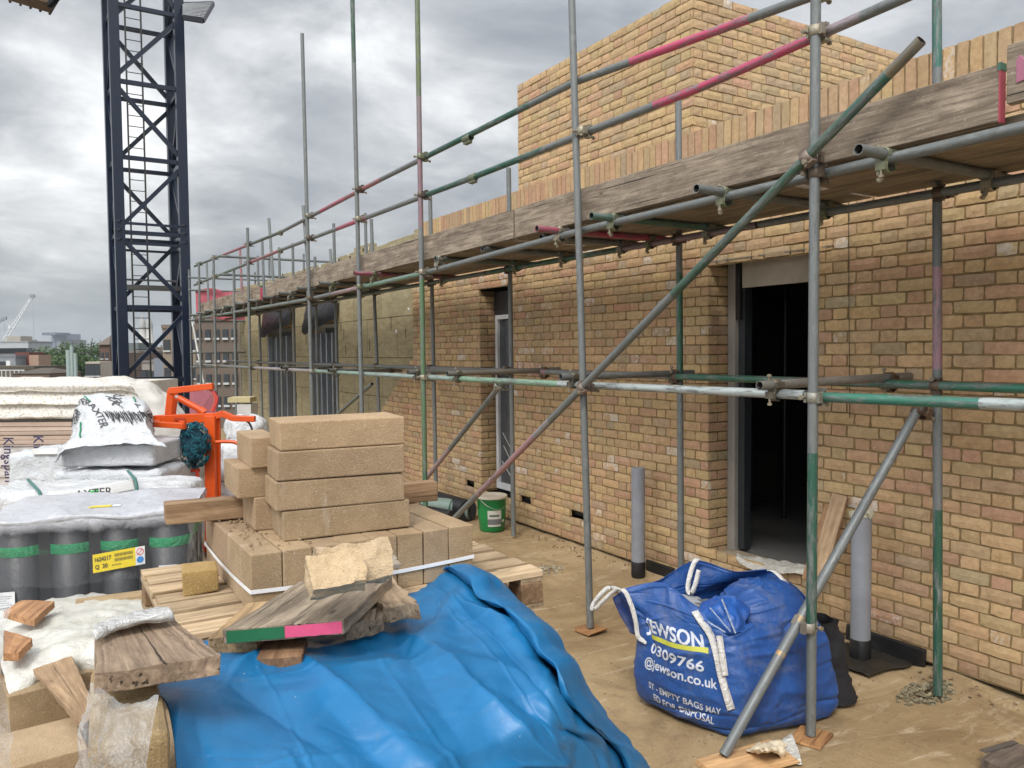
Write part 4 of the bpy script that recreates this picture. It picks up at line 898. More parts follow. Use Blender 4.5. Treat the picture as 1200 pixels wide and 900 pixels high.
# ---------------------------------------------------------------- grey soil pipes
def pipe(px,pyb,top,r,label,cap=False):
    c=on(px,pyb,Z=0.0); c=Vector((min(c.x,WX-r-.03),c.y,0)) ; O=thing('soil_pipe',c,label,'pipe','grey pipes rising beside the wall')
    MB().lathe(c,[(r,.10),(r,top)],24,(.27,.29,.33)).lathe(c,[(r*.9,top-.1),(r*.9,top-.002),(r,top)],24,(.1,.11,.12),caps=False).build('pipe_shaft',M['plain'],O)
    MB().lathe(c,[(r*1.0,0),(r*1.05,.02),(r*1.04,.13),(r*.99,.135)],24,(.012,.012,.013)).build('pipe_collar',M['dark'],O)
    return O,c
pipe(748,676,.915,.056,'grey plastic pipe standing up from the floor left of the doorway')
o,c2=pipe(1008,773,.885,.058,'taller grey plastic pipe with ragged foam top right of the doorway')
m=MB()
for _ in range(26):
    a=random.random()*6.28; m.box(c2+Vector((.05*math.cos(a),.05*math.sin(a),.885+random.uniform(-.004,.02))),(.03,.022,.03),rotz(random.random()*90),(.50,.48,.38),.008)
m.build('foam_plug',M['matte'],o)
# membrane patches at pipe feet
for (x0,y0,x1,y1,l,nm) in ((975,790,1062,742,'black glossy membrane patch round the foot of the taller pipe',0),):
    a=on(x0,y0,Z=.012); m=MB()
    rows=[[Vector((c2.x-.20+.40*i/4+random.uniform(-.02,.02),c2.y-.22+.42*j/4+random.uniform(-.03,.03),.012)) for i in range(5)] for j in range(5)]
    tag(shell(grid_mb(displace(surf(rows,30,30),lambda p,u,v:abs(crumple(p,9,.006,1))),col=(.03,.026,.02)).build('membrane_patch',M['dark']),.004),l,'membrane patch')
tag(MB().bar((WX-.012,c2.y-.30,.06),(WX-.012,c2.y+.22,.06),.02,.12,(.014,.014,.015),jit=.006).build('membrane_upstand',M['dark'],bevel=.004),'strip of black membrane turned up the brickwork behind the taller pipe','membrane strip')
tag(MB().bar((WX-.012,4.78,.05),(WX-.012,5.12,.05),.02,.12,(.014,.014,.015),jit=.006).build('membrane_upstand',M['dark'],bevel=.004),'strip of black membrane turned up the wall behind the shorter pipe','membrane strip')
# leaning boards beside doorway
def lean(px0,py0,px1,py1,X0,w,label,mat_,col,X1=WX-.03):
    a=on(px0,py0,X=X0);b=on(px1,py1,X=X1); d=(b-a).normalized()
    return tag(MB().bar(a,b,w,.035,col,up=Vector((-1,-.25,.1)),jit=.003).build('leaning_board',M[mat_],bevel=.003),label,'board')
lean(958,676,985,580,4.25,.10,'pale dusty board leaning against the brickwork right of the doorway','newwood',(.46,.42,.40))
lean(945,680,972,592,4.3,.055,'narrow reddish board leaning behind the pale one','redwood',(.5,.45,.42))
# white sheet over the sill
rows=[[on(864,647,X=WX+.10),on(890,652,X=WX+.10),on(920,656,X=WX+.10),on(958,662,X=WX+.10)],[on(862,652,X=WX-.0),on(890,660,X=WX-.0),on(920,663,X=WX-.01),on(960,668,X=WX-.0)],[on(866,660,X=WX-.03),on(890,670,X=WX-.05),on(920,671,X=WX-.05),on(962,674,X=WX-.03)]]
tag(shell(grid_mb(displace(surf(rows,60,20),lambda p,u,v:crumple(p,9,.012,5)),col=(.60,.57,.5)).build('sill_sheet',M['plastic']),.0015),'dirty white polythene flap hanging over the doorway sill','polythene sheet')
# tear on the timber frame base
# black sack behind the bag
rows=[]
for j in range(8):
    t=j/7; rows.append([Vector((3.66+(.11*(1-.5*t)+.02*math.sin(3*a))*math.cos(a),2.74+(.13*(1-.5*t))*math.sin(a)+.06*t,.01+.40*t)) for a in [2*math.pi*i/10 for i in range(10)]])
tag(grid_mb(displace(surf(rows,40,30,True),lambda p,u,v:crumple(p,6,.03,2),True),True,(.012,.012,.014)).build('rubbish_sack',M['matte']),'black plastic sack tucked behind the blue bag','sack')
# cement bag scrap & rag
rows=[[on(876,872,Z=.02),on(900,866,Z=.05),on(925,868,Z=.02)],[on(874,880,Z=.04),on(900,876,Z=.13),on(922,880,Z=.03)],[on(885,888,Z=.01),on(905,886,Z=.06),on(926,890,Z=.01)]]
tag(shell(grid_mb(displace(surf(rows,36,30),lambda p,u,v:crumple(p,16,.014,5)),col=(.72,.62,.45)).build('paper_scrap',M['matte']),.001),'crumpled cream paper scrap on the plywood at the foot of the blue bag','paper scrap')
rows=[[on(918,862,Z=.02),on(928,858,Z=.03)],[on(915,880,Z=.012),on(935,876,Z=.012)],[on(918,896,Z=.01),on(940,894,Z=.01)]]
tag(shell(grid_mb(displace(surf(rows,16,20),lambda p,u,v:crumple(p,12,.006,5)),col=(.66,.64,.58)).build('polythene_scrap',M['plastic']),.001),'flat whitish polythene scrap beside the nearest upright foot','polythene scrap')
# ================================================================ LETTERING
def text_mesh(s,size=1.0,bold=.0,sub=2,shear=0):
    cu=bpy.data.curves.new('t','FONT'); cu.body=s; cu.size=size; cu.offset=bold; cu.shear=shear; cu.resolution_u=3
    o=bpy.data.objects.new('t',cu); COL.objects.link(o); dg=bpy.context.evaluated_depsgraph_get(); me=bpy.data.meshes.new_from_object(o.evaluated_get(dg))
    bm=bmesh.new(); bm.from_mesh(me); bmesh.ops.triangulate(bm,faces=bm.faces[:])
    for _ in range(sub):
        es=[e for e in bm.edges if e.calc_length()>size*.10]
        if es: bmesh.ops.subdivide_edges(bm,edges=es,cuts=1); bmesh.ops.triangulate(bm,faces=bm.faces[:])
    vs=[v.co.copy() for v in bm.verts]; bm.verts.index_update(); fs=[tuple(v.index for v in f.verts) for f in bm.faces]
    bm.free(); bpy.data.objects.remove(o); bpy.data.meshes.remove(me); bpy.data.curves.remove(cu)
    w=max(v.x for v in vs); x0=min(v.x for v in vs)
    return [Vector((v.x-x0,v.y,0)) for v in vs],fs,w-x0
def lettering(mb,s,size,fn,width=None,col=(.8,.8,.8),bold=.02,sub=3,shear=0):
    vs,fs,w=text_mesh(s,size,bold*size,sub,shear); k=(width/w) if width else 1
    mb.add([fn(v.x*k,v.y) for v in vs],fs,col,None,False)
def flat_map(P0,ex,ez): return lambda x,y: P0+ex*x+ez*y
# ================================================================ BLUE BUILDER'S BAG
A=[(0.00,(2.80,3.20),(2.90,2.72),(3.45,2.63),(3.42,3.2)),
(.05,(2.755,3.23),(2.872,2.675),(3.50,2.585),(3.46,3.24)),
(.20,(2.735,3.23),(2.868,2.655),(3.50,2.59),(3.47,3.25)),
(.38,(2.735,3.22),(2.885,2.69),(3.47,2.63),(3.45,3.24)),
(.50,(2.735,3.25),(2.90,2.74),(3.42,2.68),(3.43,3.24)),
(.60,(2.70,3.31),(2.91,2.79),(3.35,2.74),(3.42,3.22))]
def bagring(cs,z,bul):
    out=[];ctr=Vector((3.12,2.95,0))
    for k in range(4):
        a=Vector((*cs[k],z));b=Vector((*cs[(k+1)%4],z))
        for i in range(4):
            t=i/4;p=a.lerp(b,t); o_=(p-ctr);o_.z=0;o_.normalize(); out.append(p+o_*bul*math.sin(math.pi*t))
    return out
rows=[]
for i,(z,*cs) in enumerate(A[:5]): rows.append(bagring(cs,z,[.02,.045,.06,.05,.035][i]))
TOP=[on(x,y,D=d) for x,y,d in ((731,690,4.28),(757,684,4.24),(780,684,4.18),(800,698,4.10),(820,716,4.02),(845,736,3.98),(875,742,3.98),(910,733,4.02),(948,718,4.12),(947,706,4.2),(937,692,4.3),(920,679,4.38),(905,668,4.45),(862,670,4.5),(815,657,4.55),(772,680,4.45))]
rows.append([q.lerp(r,.5)+(q-Vector((3.12,2.95,q.z)))*.03 for q,r in zip(TOP,rows[-1])])
rows.append(TOP)
G0=surf(rows,220,150,True)
BCR=creases(60,21,.004,.012,.06,.35,.010,.03,(0.5,.7))+creases(26,22,.008,.018,.15,.5,.015,.035,(1.1,.6))+creases(110,23,.0015,.004,.03,.12,.004,.010)
def bagf(p,u,v):
    e=crumple(p,3.0,.008,4,3)+crease_h(BCR,u,v)
    n=N.noise(Vector((p.x*3+p.z*5,p.y*3-p.z*5,2)))  # diagonal drags
    e+=.006*(1-2*abs(n)); d=N.noise(Vector((p.x*2,p.y*2,p.z*9)));  e+=.006*(1-2.4*abs(d))
    return max(-.028,min(.028,e))*min(1,(1-v)*12+.25)*min(1,v*5+.15)
GB=displace(G0,bagf,True,1)
for r in GB:
    for p in r: p.z=max(p.z,.004)
BG=thing('bulk_bag',(3.1,2.95,0),'bulging blue woven builder\'s bag with white lettering and straps, standing behind the nearest upright','bag')
BLUE=(.016,.075,.28)
bo=shell(grid_mb(GB,True,col=BLUE).build('bag_body',M['bag'],BG),.003)
cc=sum(TOP,Vector())/16
fr_=[[Vector((q.x,q.y,0)).lerp(Vector((cc.x,cc.y,0)),k)+Z*z for q in TOP] for k,z in ((.16,.44),(.5,.50),(.97,.5))]
grid_mb(displace(surf(fr_,80,20,True),lambda p,u,v:crumple(p,6,.012,3,3),True),True,col=(.14,.14,.14)).build('bag_contents',M['dark'],BG)
def samp(G,u,v,cyc=True,off=.003):
    nu=len(G[0]);nv=len(G); x=(u%1)*nu if cyc else max(0,min(.9999,u))*(nu-1); y=max(0,min(.9999,v))*(nv-1); i=int(x);j=int(y);fx=x-i;fy=y-j
    a=G[j][i];b=G[j][(i+1)%nu];c=G[j+1][i];d=G[j+1][(i+1)%nu]; p=a.lerp(b,fx).lerp(c.lerp(d,fx),fy); n=(b-a).cross(c-a)
    n=n.normalized() if n.length>1e-9 else Z
    return p,n
# check outwardness
p,n=samp(GB,.12,.3); SGN=1 if n.dot(Vector((p.x,p.y,0))-Vector((3.1,2.95,0)))>0 else -1
if SGN<0: GB=displace(G0,bagf,True,-1)
def zv(u,z):
    lo,hi=0,.98
    for _ in range(24):
        m_=(lo+hi)/2
        if samp(GB,u,m_)[0].z<z: lo=m_
        else: hi=m_
    return (lo+hi)/2
WAB=.57
def bagmap(s0,z0,slant=0.0):
    def f(x,y):
        s=s0+x; u=s/WAB*.25; z=z0+y+slant*x+.010*N.noise(Vector((x*9,z0*7,1))); p,n=samp(GB,u,zv(u,z)); return p+n*SGN*.004
    return f
wc=(.60,.64,.72)
LT=[]
def lettering_(s,*a):
    m=MB(); lettering(m,s,*a); m.build('bag_lettering',M['plain'],BG)
lettering_('JEWSON',.088,bagmap(.10,.425,-.03),.33,wc,.03,4)
lettering_('0309766',.072,bagmap(.13,.318,-.02),.29,wc,.02,4,.1)
lettering_('@jewson.co.uk',.066,bagmap(.10,.245,-.02),.38,wc,.02,4)
lettering_('ST - EMPTY BAGS MAY',.048,bagmap(.13,.135,-.05),.37,wc,.02,3)
lettering_('ED FOR DISPOSAL',.048,bagmap(.16,.078,-.05),.31,wc,.02,3)
m=MB(); f=bagmap(.13,.385,.06); vs=[f(.32*i/16,j*.022) for j in (0,1) for i in range(17)]; m.add(vs,[(i,i+1,18+i,17+i) for i in range(16)],(.50,.50,.06)); m.build('bag_stripe',M['plain'],BG)
# straps
def strap(pts,w,name='bag_strap',col=(.72,.70,.66),side=None,th=.0025):
    P=curve(pts,max(16,len(pts)*8)); L=[];Rr=[]
    for i,p in enumerate(P):
        t=(P[min(i+1,len(P)-1)]-P[max(i-1,0)]).normalized(); s=side or Vector((RT.x,RT.y,0)); s=(s-t*s.dot(t)).normalized(); L.append(p-s*w/2);Rr.append(p+s*w/2)
    o=grid_mb([L,Rr],col=col).build(name,M['plastic'],BG); shell(o,th); return o
def od(x,y,d): return on(x,y,D=d)
def surfp(x,y,back=.012):
    """point on the bag body under a sight line, pulled out slightly"""
    from mathutils.bvhtree import BVHTree
    global _bvh
    if '_bvh' not in globals():
        nu=len(GB[0]);nv=len(GB);vs=[p for r in GB for p in r];fs=[(j*nu+i,j*nu+(i+1)%nu,(j+1)*nu+(i+1)%nu,(j+1)*nu+i) for j in range(nv-1) for i in range(nu)]
        _bvh=BVHTree.FromPolygons(vs,fs)
    o_=Vector((0,0,H)); d=(on(x,y,D=1)-o_).normalized(); h=_bvh.ray_cast(o_,d)
    return (h[0]-d*back) if h[0] else None
sp=[surfp(x,y) for x,y in ((814,716),(822,728),(833,744),(840,766),(845,790),(851,812),(857,832))]; sp=[p for p in sp if p]
strap(sp,.038)
sp=[p for p in (surfp(x,y,.016) for x,y in ((843,745),(846,765),(850,792))) if p]
if len(sp)>1: strap(sp,.03)
strap([od(727,692,4.26),od(713,689,4.26),od(701,700,4.25),od(694,711,4.25),od(697,714,4.24),od(706,705,4.23),od(720,693,4.22),od(731,692,4.20),od(739,707,4.18),od(745,728,4.17),od(748,746,4.17),od(758,753,4.16)],.024)
strap([od(822,655,4.52),od(815,657,4.5),od(809,672,4.47),od(806,690,4.45),od(810,695,4.44),od(815,684,4.44),od(819,668,4.46)],.026)
strap([od(899,668,4.42),od(908,670,4.40),od(920,682,4.33),od(934,698,4.22),od(945,714,4.12)],.026)
# ear folded out at the left corner
rows=[[od(717,701,4.3),od(724,696,4.29),od(732,691,4.27)],[od(727,722,4.28),od(733,716,4.27),od(740,712,4.22)],[od(738,742,4.24),od(743,744,4.22),od(749,748,4.18)]]
shell(grid_mb(displace(surf(rows,16,20),lambda p,u,v:crumple(p,9,.006,6)),col=(.008,.03,.14)).build('bag_ear',M['bag'],BG),.003)
# mound of folded bags inside, spilling over the rim
def mound(c,r,seed,col,name,fz=1.0,amp=.03,M3=None):
    rows=[];MCR=creases(70,int(seed*7+1),.006,.018,.08,.4,.015,.04)
    for j in range(9):
        a=math.pi/2*j/8; rows.append([Vector(c)+(M3 or Matrix.Identity(3))@Vector((r[0]*math.cos(a)*math.copysign(abs(math.cos(t))**.8,math.cos(t)),r[1]*math.cos(a)*math.copysign(abs(math.sin(t))**.8,math.sin(t)),r[2]*math.sin(a)**.9)) for t in [2*math.pi*i/12 for i in range(12)]])
    return displace(surf(rows,90,50,True),lambda p,u,v:(crumple(p,3.5,amp*.7,seed,2)+crease_h(MCR,u,v))*(1-.6*v),True)
c=on(893,722,D=4.26)
grid_mb(mound(c+Vector((0,0,-.02)),(.24,.20,.21),3,BLUE,'x',amp=.03,M3=rotz(-12)),True,col=BLUE).build('folded_bag',M['bag'],BG)
rows=[[od(822,703,4.08),od(840,696,4.05),od(862,698,4.02),od(880,712,4.02)],[od(820,720,3.98),od(842,712,3.92),od(862,722,3.90),od(874,734,3.92)],[od(834,738,3.93),od(850,743,3.87),od(860,742,3.86),od(870,740,3.88)]]
FG=displace(surf(rows,40,30),lambda p,u,v:crumple(p,9,.010,6)); shell(grid_mb(FG,col=(.014,.085,.35)).build('bag_flap',M['bag'],BG),.003)
m=MB()
for a,b in (((846,702),(862,742)),((832,712),(856,740)),((829,728),(850,741))):
    pa,pb=od(*a,3.875),od(*b,3.84); m.bar(pa,pb,.012,.003,(.45,.55,.75))
m.build('piping',M['plastic'],BG)
MB().box(on(803,704,D=4.36),(.24,.2,.02),rotz(-20)@Matrix.Rotation(R(12),3,'Y'),(.42,.43,.45)).build('grey_board',M['plain'],BG)
# ================================================================ STACKS AT THE LEFT
def vw(px,py,D): return on(px,py,D=D)
EX=Vector((RT.x,RT.y,0)).normalized(); EY=Vector((FW.x,FW.y,0)).normalized()
VR=Matrix((EX,EY,Z)).transposed()
def rbox(c,size,M3,amp,seed,col,n=26,rd=.08,crs=4,top=None,mat_='plastic'):
    """sheet-wrapped pack: rounded box with creases"""
    bm=bmesh.new(); bmesh.ops.create_cube(bm,size=2); bmesh.ops.subdivide_edges(bm,edges=bm.edges[:],cuts=n,use_grid_fill=True)
    vs=[];h=[s/2 for s in size]
    for v in bm.verts:
        q=Vector(v.co); c0=Vector([max(-1+rd/h[i],min(1-rd/h[i],q[i])) for i in range(3)]); d=q-c0; d=Vector([d[i]*h[i] for i in range(3)]); L=d.length
        if L>1e-6: d=d/L*min(L,rd)
        p=Vector([c0[i]*h[i] for i in range(3)])+d; o=p.normalized()
        k=crumple(p,crs,amp,seed,4)
        nn=(d.normalized() if L>1e-6 else Vector([(1 if abs(q[i])>.999 else 0)*q[i] for i in range(3)]))
        p+=nn*k
        if top: p=top(p)
        vs.append(Vector(c)+M3@p)
    m=MB();m.add(vs,[tuple(v.index for v in f.verts) for f in bm.faces],col,None,True);bm.free(); return m
WH=(.66,.67,.68)
# --- long insulation stack with speckled wrap
KT=thing('insulation_pack',vw(80,600,8.6),'big wrapped stack of insulation boards with a speckled pleated white sheet over its top','insulation pack')
KD=8.5
def kp(px,py,D=KD): return vw(px,py,D)
def m_speck(t):
    v=t.pos(); s=t.noise(v,34,3,.8); c=t.mix(t.ramp(s,[(.53,0),(.62,.8)]),(.66,.64,.59),(.22,.19,.15)); n=t.noise(v,2,4,.6); t.base(t.mix(t.ramp(n,[(.4,0),(.7,.4)]),c,(.62,.55,.45))); t.rough(.5); t.bump(t.noise(v,7,4,.6,1),.02,.6)
M['speck']=mat('speckled wrap',m_speck)
rows=[]
ys=[440,447,459,461,474,476,488,492]
off=[.55,.0,.022,.0,.028,.0,.022,.01]
for y,o_ in zip(ys,off): rows.append([kp(x,y+(x>150)*(x-150)*.42,KD+(o_ if y==440 else -o_*1.5)) for x in (-90,-30,40,100,148,172,198)])
G=displace(surf(rows,90,60),lambda p,u,v:crumple(p,1.6,.02,1,4))
shell(grid_mb(G,col=WH).build('speckled_sheet',M['speck'],KT),.004)
MB().box(kp(60,466,KD+.62)-Z*.0+Vector((0,0,-.02)),(2.5,1.0,.42),VR,(.6,.56,.5)).build('board_stack',M['matte'],KT)
m=MB()
for k in range(5): m.box(kp(50,493+k*5.0,KD+.45),(2.42,.9,.042),VR,((.50,.38,.30),(.56,.44,.36),(.46,.36,.29))[k%3],.004)
m.build('board_edges',M['matte'],KT)
rbox(kp(45,560,KD+.5)+Z*0,(2.3,.95,.86),VR,.012,5,(.66,.62,.60),20,.03).build('lower_pack',M['plastic'],KT)
m=MB()
for k in range(4): m.box(kp(50,522+k*12,KD-.006),(2.3,.01,.012),VR,(.5,.42,.36),.002)
m.build('board_line',M['matte'],KT)
for x_,y_ in ((4,513),(39,511)):
    m=MB(); lettering(m,'Kingspan',.155,flat_map(kp(x_,y_,KD-.12),-Z,EX),.47,(.03,.03,.10),.01,1); m.build('pack_lettering',M['plain'],KT)
rows=[[kp(148,443,8.6),kp(172,443,8.7),kp(190,452,8.8),kp(204,468,8.9)],[kp(158,452,8.3),kp(188,460,8.4),kp(215,478,8.6),kp(228,500,8.8)],[kp(165,480,8.2),kp(200,490,8.3),kp(232,512,8.5),kp(242,540,8.8)],[kp(168,560,8.15),kp(205,560,8.2),kp(236,570,8.5),kp(244,600,8.8)],[kp(170,640,8.1),kp(206,640,8.2),kp(238,640,8.5),kp(246,650,8.8)]]
shell(grid_mb(displace(surf(rows,50,60),lambda p,u,v:crumple(p,2.2,.03,8,4)),col=(.56,.54,.50)).build('end_sheet',M['matte'],KT),.003)
# --- banner: membrane packs with printed film
def top_mound(h,cx,w):
    def f(p):
        if p.z>0: p=p+Z*h*max(0,1-(abs(p.x-cx)/w)**2.2)*(.5+.5*min(1,(p.y+.5)/.6))
        return p
    return f
P1=thing('membrane_pack',vw(135,600,6.7),'tall white film wrapped pack with printed sheeting heaped on its top','wrapped pack')
D1=6.6
def kq(px,py,D=D1): return vw(px,py,D)
rbox(kq(149,530,D1+.42)+Z*.02,(.80,.75,.175),VR,.006,2,(.66,.67,.69),22,.02).build('top_slab',M['plastic'],P1)
rbox(kq(153,560,D1+.45)-Z*.04,(.86,.8,.30),VR,.018,4,(.72,.74,.77),24,.03).build('pack_body',M['plastic'],P1)
rbox(kq(153,640,D1+.45),(.84,.78,.9),VR,.02,5,(.7,.72,.75),14,.03).build('pack_base',M['plastic'],P1)
rows=[[kq(88,512,7.35),kq(92,480,7.3),kq(112,466,7.3),kq(156,468,7.3),kq(178,480,7.3),kq(182,505,7.35)],
[kq(82,512,7.0),kq(88,474,7.0),kq(106,461,7.0),kq(146,463,7.0),kq(174,474,7.0),kq(183,508,7.0)],
[kq(80,516,6.75),kq(92,494,6.75),kq(118,484,6.75),kq(152,490,6.75),kq(170,490,6.7),kq(182,512,6.7)],
[kq(66,534,6.6),kq(84,514,6.6),kq(118,508,6.6),kq(150,508,6.62),kq(176,512,6.6),kq(192,517,6.6)],
[kq(60,540,6.52),kq(80,524,6.5),kq(118,520,6.52),kq(150,518,6.53),kq(180,518,6.54),kq(196,521,6.55)]]
G0=surf(rows,80,70);SG=displace(G0,lambda p,u,v:crumple(p,4.2,.016,3,4)+crumple(p,11,.006,6,2))
shell(grid_mb(SG,col=(.66,.68,.70)).build('printed_sheet',M['plastic'],P1),.003)
def gridmap(G,u0,v0,su,sv,ang,sgn=1,off=.008):
    ca,sa=math.cos(R(ang)),math.sin(R(ang))
    def f(x,y):
        X_=x*ca-y*sa;Y_=x*sa+y*ca; p,n=samp(G,u0+X_*su,v0-Y_*sv,False); n=n if n.dot(Vector((0,0,H))-p)>0 else -n; return p+n*off
    return f
m=MB(); dkc=(.05,.05,.055)
def proj(q): v=q-Vector((0,0,H)); z=v.dot(FW); return 600+F*v.dot(RT)/z,450-F*v.dot(UP)/z
SGP=[(proj(SG[j][i]),i/(len(SG[0])-1),j/(len(SG)-1)) for j in range(0,len(SG)) for i in range(0,len(SG[0]))]
def uvat(x,y): return min(SGP,key=lambda t:(t[0][0]-x)**2+(t[0][1]-y)**2+(6 if t[2]<.12 else 0))[1:]
for (x,y,a,s_,st) in ((80,478,-38,.085,'CTER'),(104,475,-75,.085,'AXTER'),(124,464,-82,.075,'AX'),(145,480,80,.075,'AXTE'),(162,479,55,.08,'A'),(80,492,-68,.075,'XTER'),(74,503,-62,.065,'XTER')):
    u,v=uvat(x,y); lettering(m,st,s_,gridmap(SG,u,v,1.0,1.1,a),None,(.09,.09,.095),.01,3)
for k in range(64):
    x=122+54*k/64+random.uniform(-1,1); y=481+4*random.random()+(x-124)*.03; pts=[]
    L_=random.uniform(5,15); ua,va=uvat(x,y); ub,vb=uvat(x+L_*.55,y+L_*.85)
    for i in range(7):
        p,n=samp(SG,ua+(ub-ua)*i/6,va+(vb-va)*i/6,False); n=n if n.dot(Vector((0,0,H))-p)>0 else -n; pts.append(p+n*.009)
    if (pts[0]-pts[-1]).length>.01: m.tube(pts,.0032,4,dkc)
for (u,v) in ((.30,.1),(.62,.05),(.2,.5)):
    pts=[]
    for i in range(6): p,n=samp(SG,u+i*.012,v+i*.05,False); n=n if n.dot(Vector((0,0,H))-p)>0 else -n; pts.append(p+n*.009)
    m.tube(pts,.007,4,(.03,.25,.12))
m.build('sheet_print',M['matte'],P1)
# small clear wrapped pack left of it
P2=tag(rbox(vw(66,565,7.55),(.50,.6,.62),VR,.014,9,(.66,.69,.72),20,.03).build('wrapped_pack',M['plastic']),'smaller greyish film wrapped pack between the speckled stack and the printed sheeting','wrapped pack')
MB().box(vw(56,529,7.22),(.26,.05,.045),VR,(.8,.8,.8)).build('edge_batten',M['plain'],P2)
# long low pack in front
P3=thing('long_pack',vw(100,650,6.0),'long low white pack with dark green bands in front of the taller printed one','wrapped pack')
M3=Matrix.Rotation(R(-31.3+9),3,'Z')
c=vw(112,592,6.15); rbox(c-Z*.0,(1.45,.62,.30),M3,.018,11,(.68,.69,.70),26,.05).build('pack_film',M['plastic'],P3)
rbox(vw(0,600,6.0),(.5,.5,.30),M3,.03,14,(.70,.71,.73),18,.08).build('torn_end',M['plastic'],P3)
rbox(vw(98,640,6.25),(1.4,.6,.55),M3,.015,13,(.66,.67,.7),12,.04).build('pack_base',M['plastic'],P3)
MB().bar(vw(50,589,5.78),vw(157,567,5.85),.03,.075,(.80,.81,.82),jit=.003).build('white_batten',M['plain'],P3,bevel=.003)
m=MB()
for xa,ya,xb,yb,xc,yc in ((33,562,46,577,50,592),(150,552,158,562,161,578)):
    m=MB(); m.tube([vw(xa,ya,6.2),vw(xb,yb-1,5.74),vw(xb+2,yb+6,5.70),vw(xc,yc,5.70)],.012,6,(.05,.16,.14)); m.build('green_band',M['plain'],P3)

m=MB()
lettering(m,'AXTER',.09,flat_map(vw(88,584,5.70),EX*.9+Z*.08,Z*.9),.30,dkc,.01,1); m.build('pack_print',M['matte'],P3); m=MB(); lettering(m,'AXTER GREEN',.06,flat_map(vw(92,566,5.83)+Z*.02,EX,EY*.8+Z*.2),.42,(.2,.25,.24),.01,1)
m.tube([vw(88,584,5.74),vw(100,579,5.75),vw(115,575,5.77)],.012,5,(.05,.4,.1))
m.build('pack_print',M['matte'],P3)
# ---- dark membrane rolls, upright, wrapped
RK=thing('roll_pallet',on(112,700,Z=0.0,) if False else Vector((.55,4.6,0)),'pallet of upright dark grey membrane rolls with green bands under cloudy film','roll pallet')
FL=on(-14,614,Z=.97);FRt=on(222,600,Z=.97); ex=(FRt-FL); Lr=ex.length; ex.normalize(); ey=Vector((-ex.y,ex.x,0))
r_=.128; nR=int(Lr/(2*r_)); r_=Lr/(2*nR)
for i in range(nR):
    for j in range(3):
        c=FL+ex*(r_*(2*i+1))+ey*(r_*(2*j+1)); c.z=.10
        o=MB().lathe(c,[(r_*.985,0),(r_*.985,.86),(r_*.3,.862),(r_*.3,.80)],26,(.030,.033,.038)).build('membrane_roll',M['dark'],RK)
        if j==0 or i==nR-1:
            for z in (.33,.67): MB().lathe(c,[(r_*.99,z),(r_*1.0,z+.002),(r_*1.0,z+.055),(r_*.99,z+.057)],26,(.01,.26,.10),caps=False).build('green_band',M['plastic'],o)
ct=FL+ex*Lr/2+ey*r_*3
MB().box((ct.x-ey.x*.0,ct.y-ey.y*.0,.52),(Lr-.1,r_*6-r_*.75,.82),Matrix((ex,ey,Z)).transposed(),(.022,.024,.028)).build('inner_wrap',M['dark'],RK)
MB().box((ct.x,ct.y,.05),(Lr,r_*6,.09),Matrix((ex,ey,Z)).transposed(),(.4,.3,.2)).build('pallet_base',M['newwood'],RK)
m=MB(); m2=MB()
def face(px_,z,out=.0):  # point on front of rolls
    return FL+ex*px_+Vector((0,0,z-.97))-ey*(.006+out)
xl=lambda px: (on(px,640,Z=.75)-FL).dot(ex)
# yellow label
lb=[on(103,643,Z=.72),on(152,633,Z=.745)]
RKe=Matrix((ex,ey,Z)).transposed()
e0=FL+ex*(Lr*.50)-ey*.012; u1=(ex*math.cos(.10)+Z*.12).normalized(); n1=Z
P0=Vector((e0.x,e0.y,.655))
def quad(mb,P,ux,uz,w,h,c,off=0): 
    o_=-ey*off; mb.add([P+o_,P+ux*w+o_,P+ux*w+uz*h+o_,P+uz*h+o_],[(0,1,2,3)],c)
quad(m,P0,u1,Z,.275,.105,(.80,.62,.01))
quad(m,P0+u1*.225,u1,Z,.05,.105,(.75,.77,.8),.002)
for (a,b,w,h) in ((.115,.072,.10,.018),(.115,.045,.10,.018),(.10,.022,.05,.008)):
    for k in range(int(w/.007)): quad(m,P0+u1*(a+k*.007)+Z*b,u1,Z,.0035,h,(.12,.1,.02),.002)
lettering(m,'1624217',.034,flat_map(P0+u1*.012+Z*.062-ey*.003,u1,Z),.085,(.04,.03,.02),.02,0)
lettering(m,'Q  20',.034,flat_map(P0+u1*.012+Z*.02-ey*.003,u1,Z),.065,(.04,.03,.02),.02,0)
def disc(mb,c,r,col,off): mb.add([c-ey*off+u1*r*math.cos(a)+Z*r*math.sin(a) for a in [2*math.pi*k/20 for k in range(20)]],[tuple(range(20))],col)
c1=P0+u1*.25+Z*.076; disc(m,c1,.020,(.6,.03,.03),.004);disc(m,c1,.0155,(.75,.77,.8),.005); m.bar(c1-u1*.013-Z*.013-ey*.006,c1+u1*.013+Z*.013-ey*.006,.001,.004,(.6,.03,.03)); disc(m,P0+u1*.25+Z*.030,.019,(.02,.22,.6),.004)
for (px,z,w,h) in ((4,.50,.11,.085),(190,.59,.10,.08),(179,.55,.04,.08)):
    q=FL+ex*max(.01,xl(px))-ey*.010; q=Vector((q.x,q.y,z)); quad(m,q,ex,Z,w,h,(.66,.68,.70))
    for k in range(5): quad(m,q+ex*.008+Z*(.012+k*.012),ex,Z,w*random.uniform(.3,.8),.003,(.25,.25,.27),.002)
m.build('paper_label',M['plain'],RK)
m=MB(); 
for px in (20,62): 
    q=FL+ex*xl(px)-ey*.012; lettering(m,'AXTER',.03,flat_map(Vector((q.x,q.y,.785)),ex,Z),.07,(.02,.12,.05),.01,0); lettering(m,'AXTER',.03,flat_map(Vector((q.x,q.y,.445)),ex,Z),.07,(.02,.12,.05),.01,0)
m.build('band_print',M['matte'],RK)
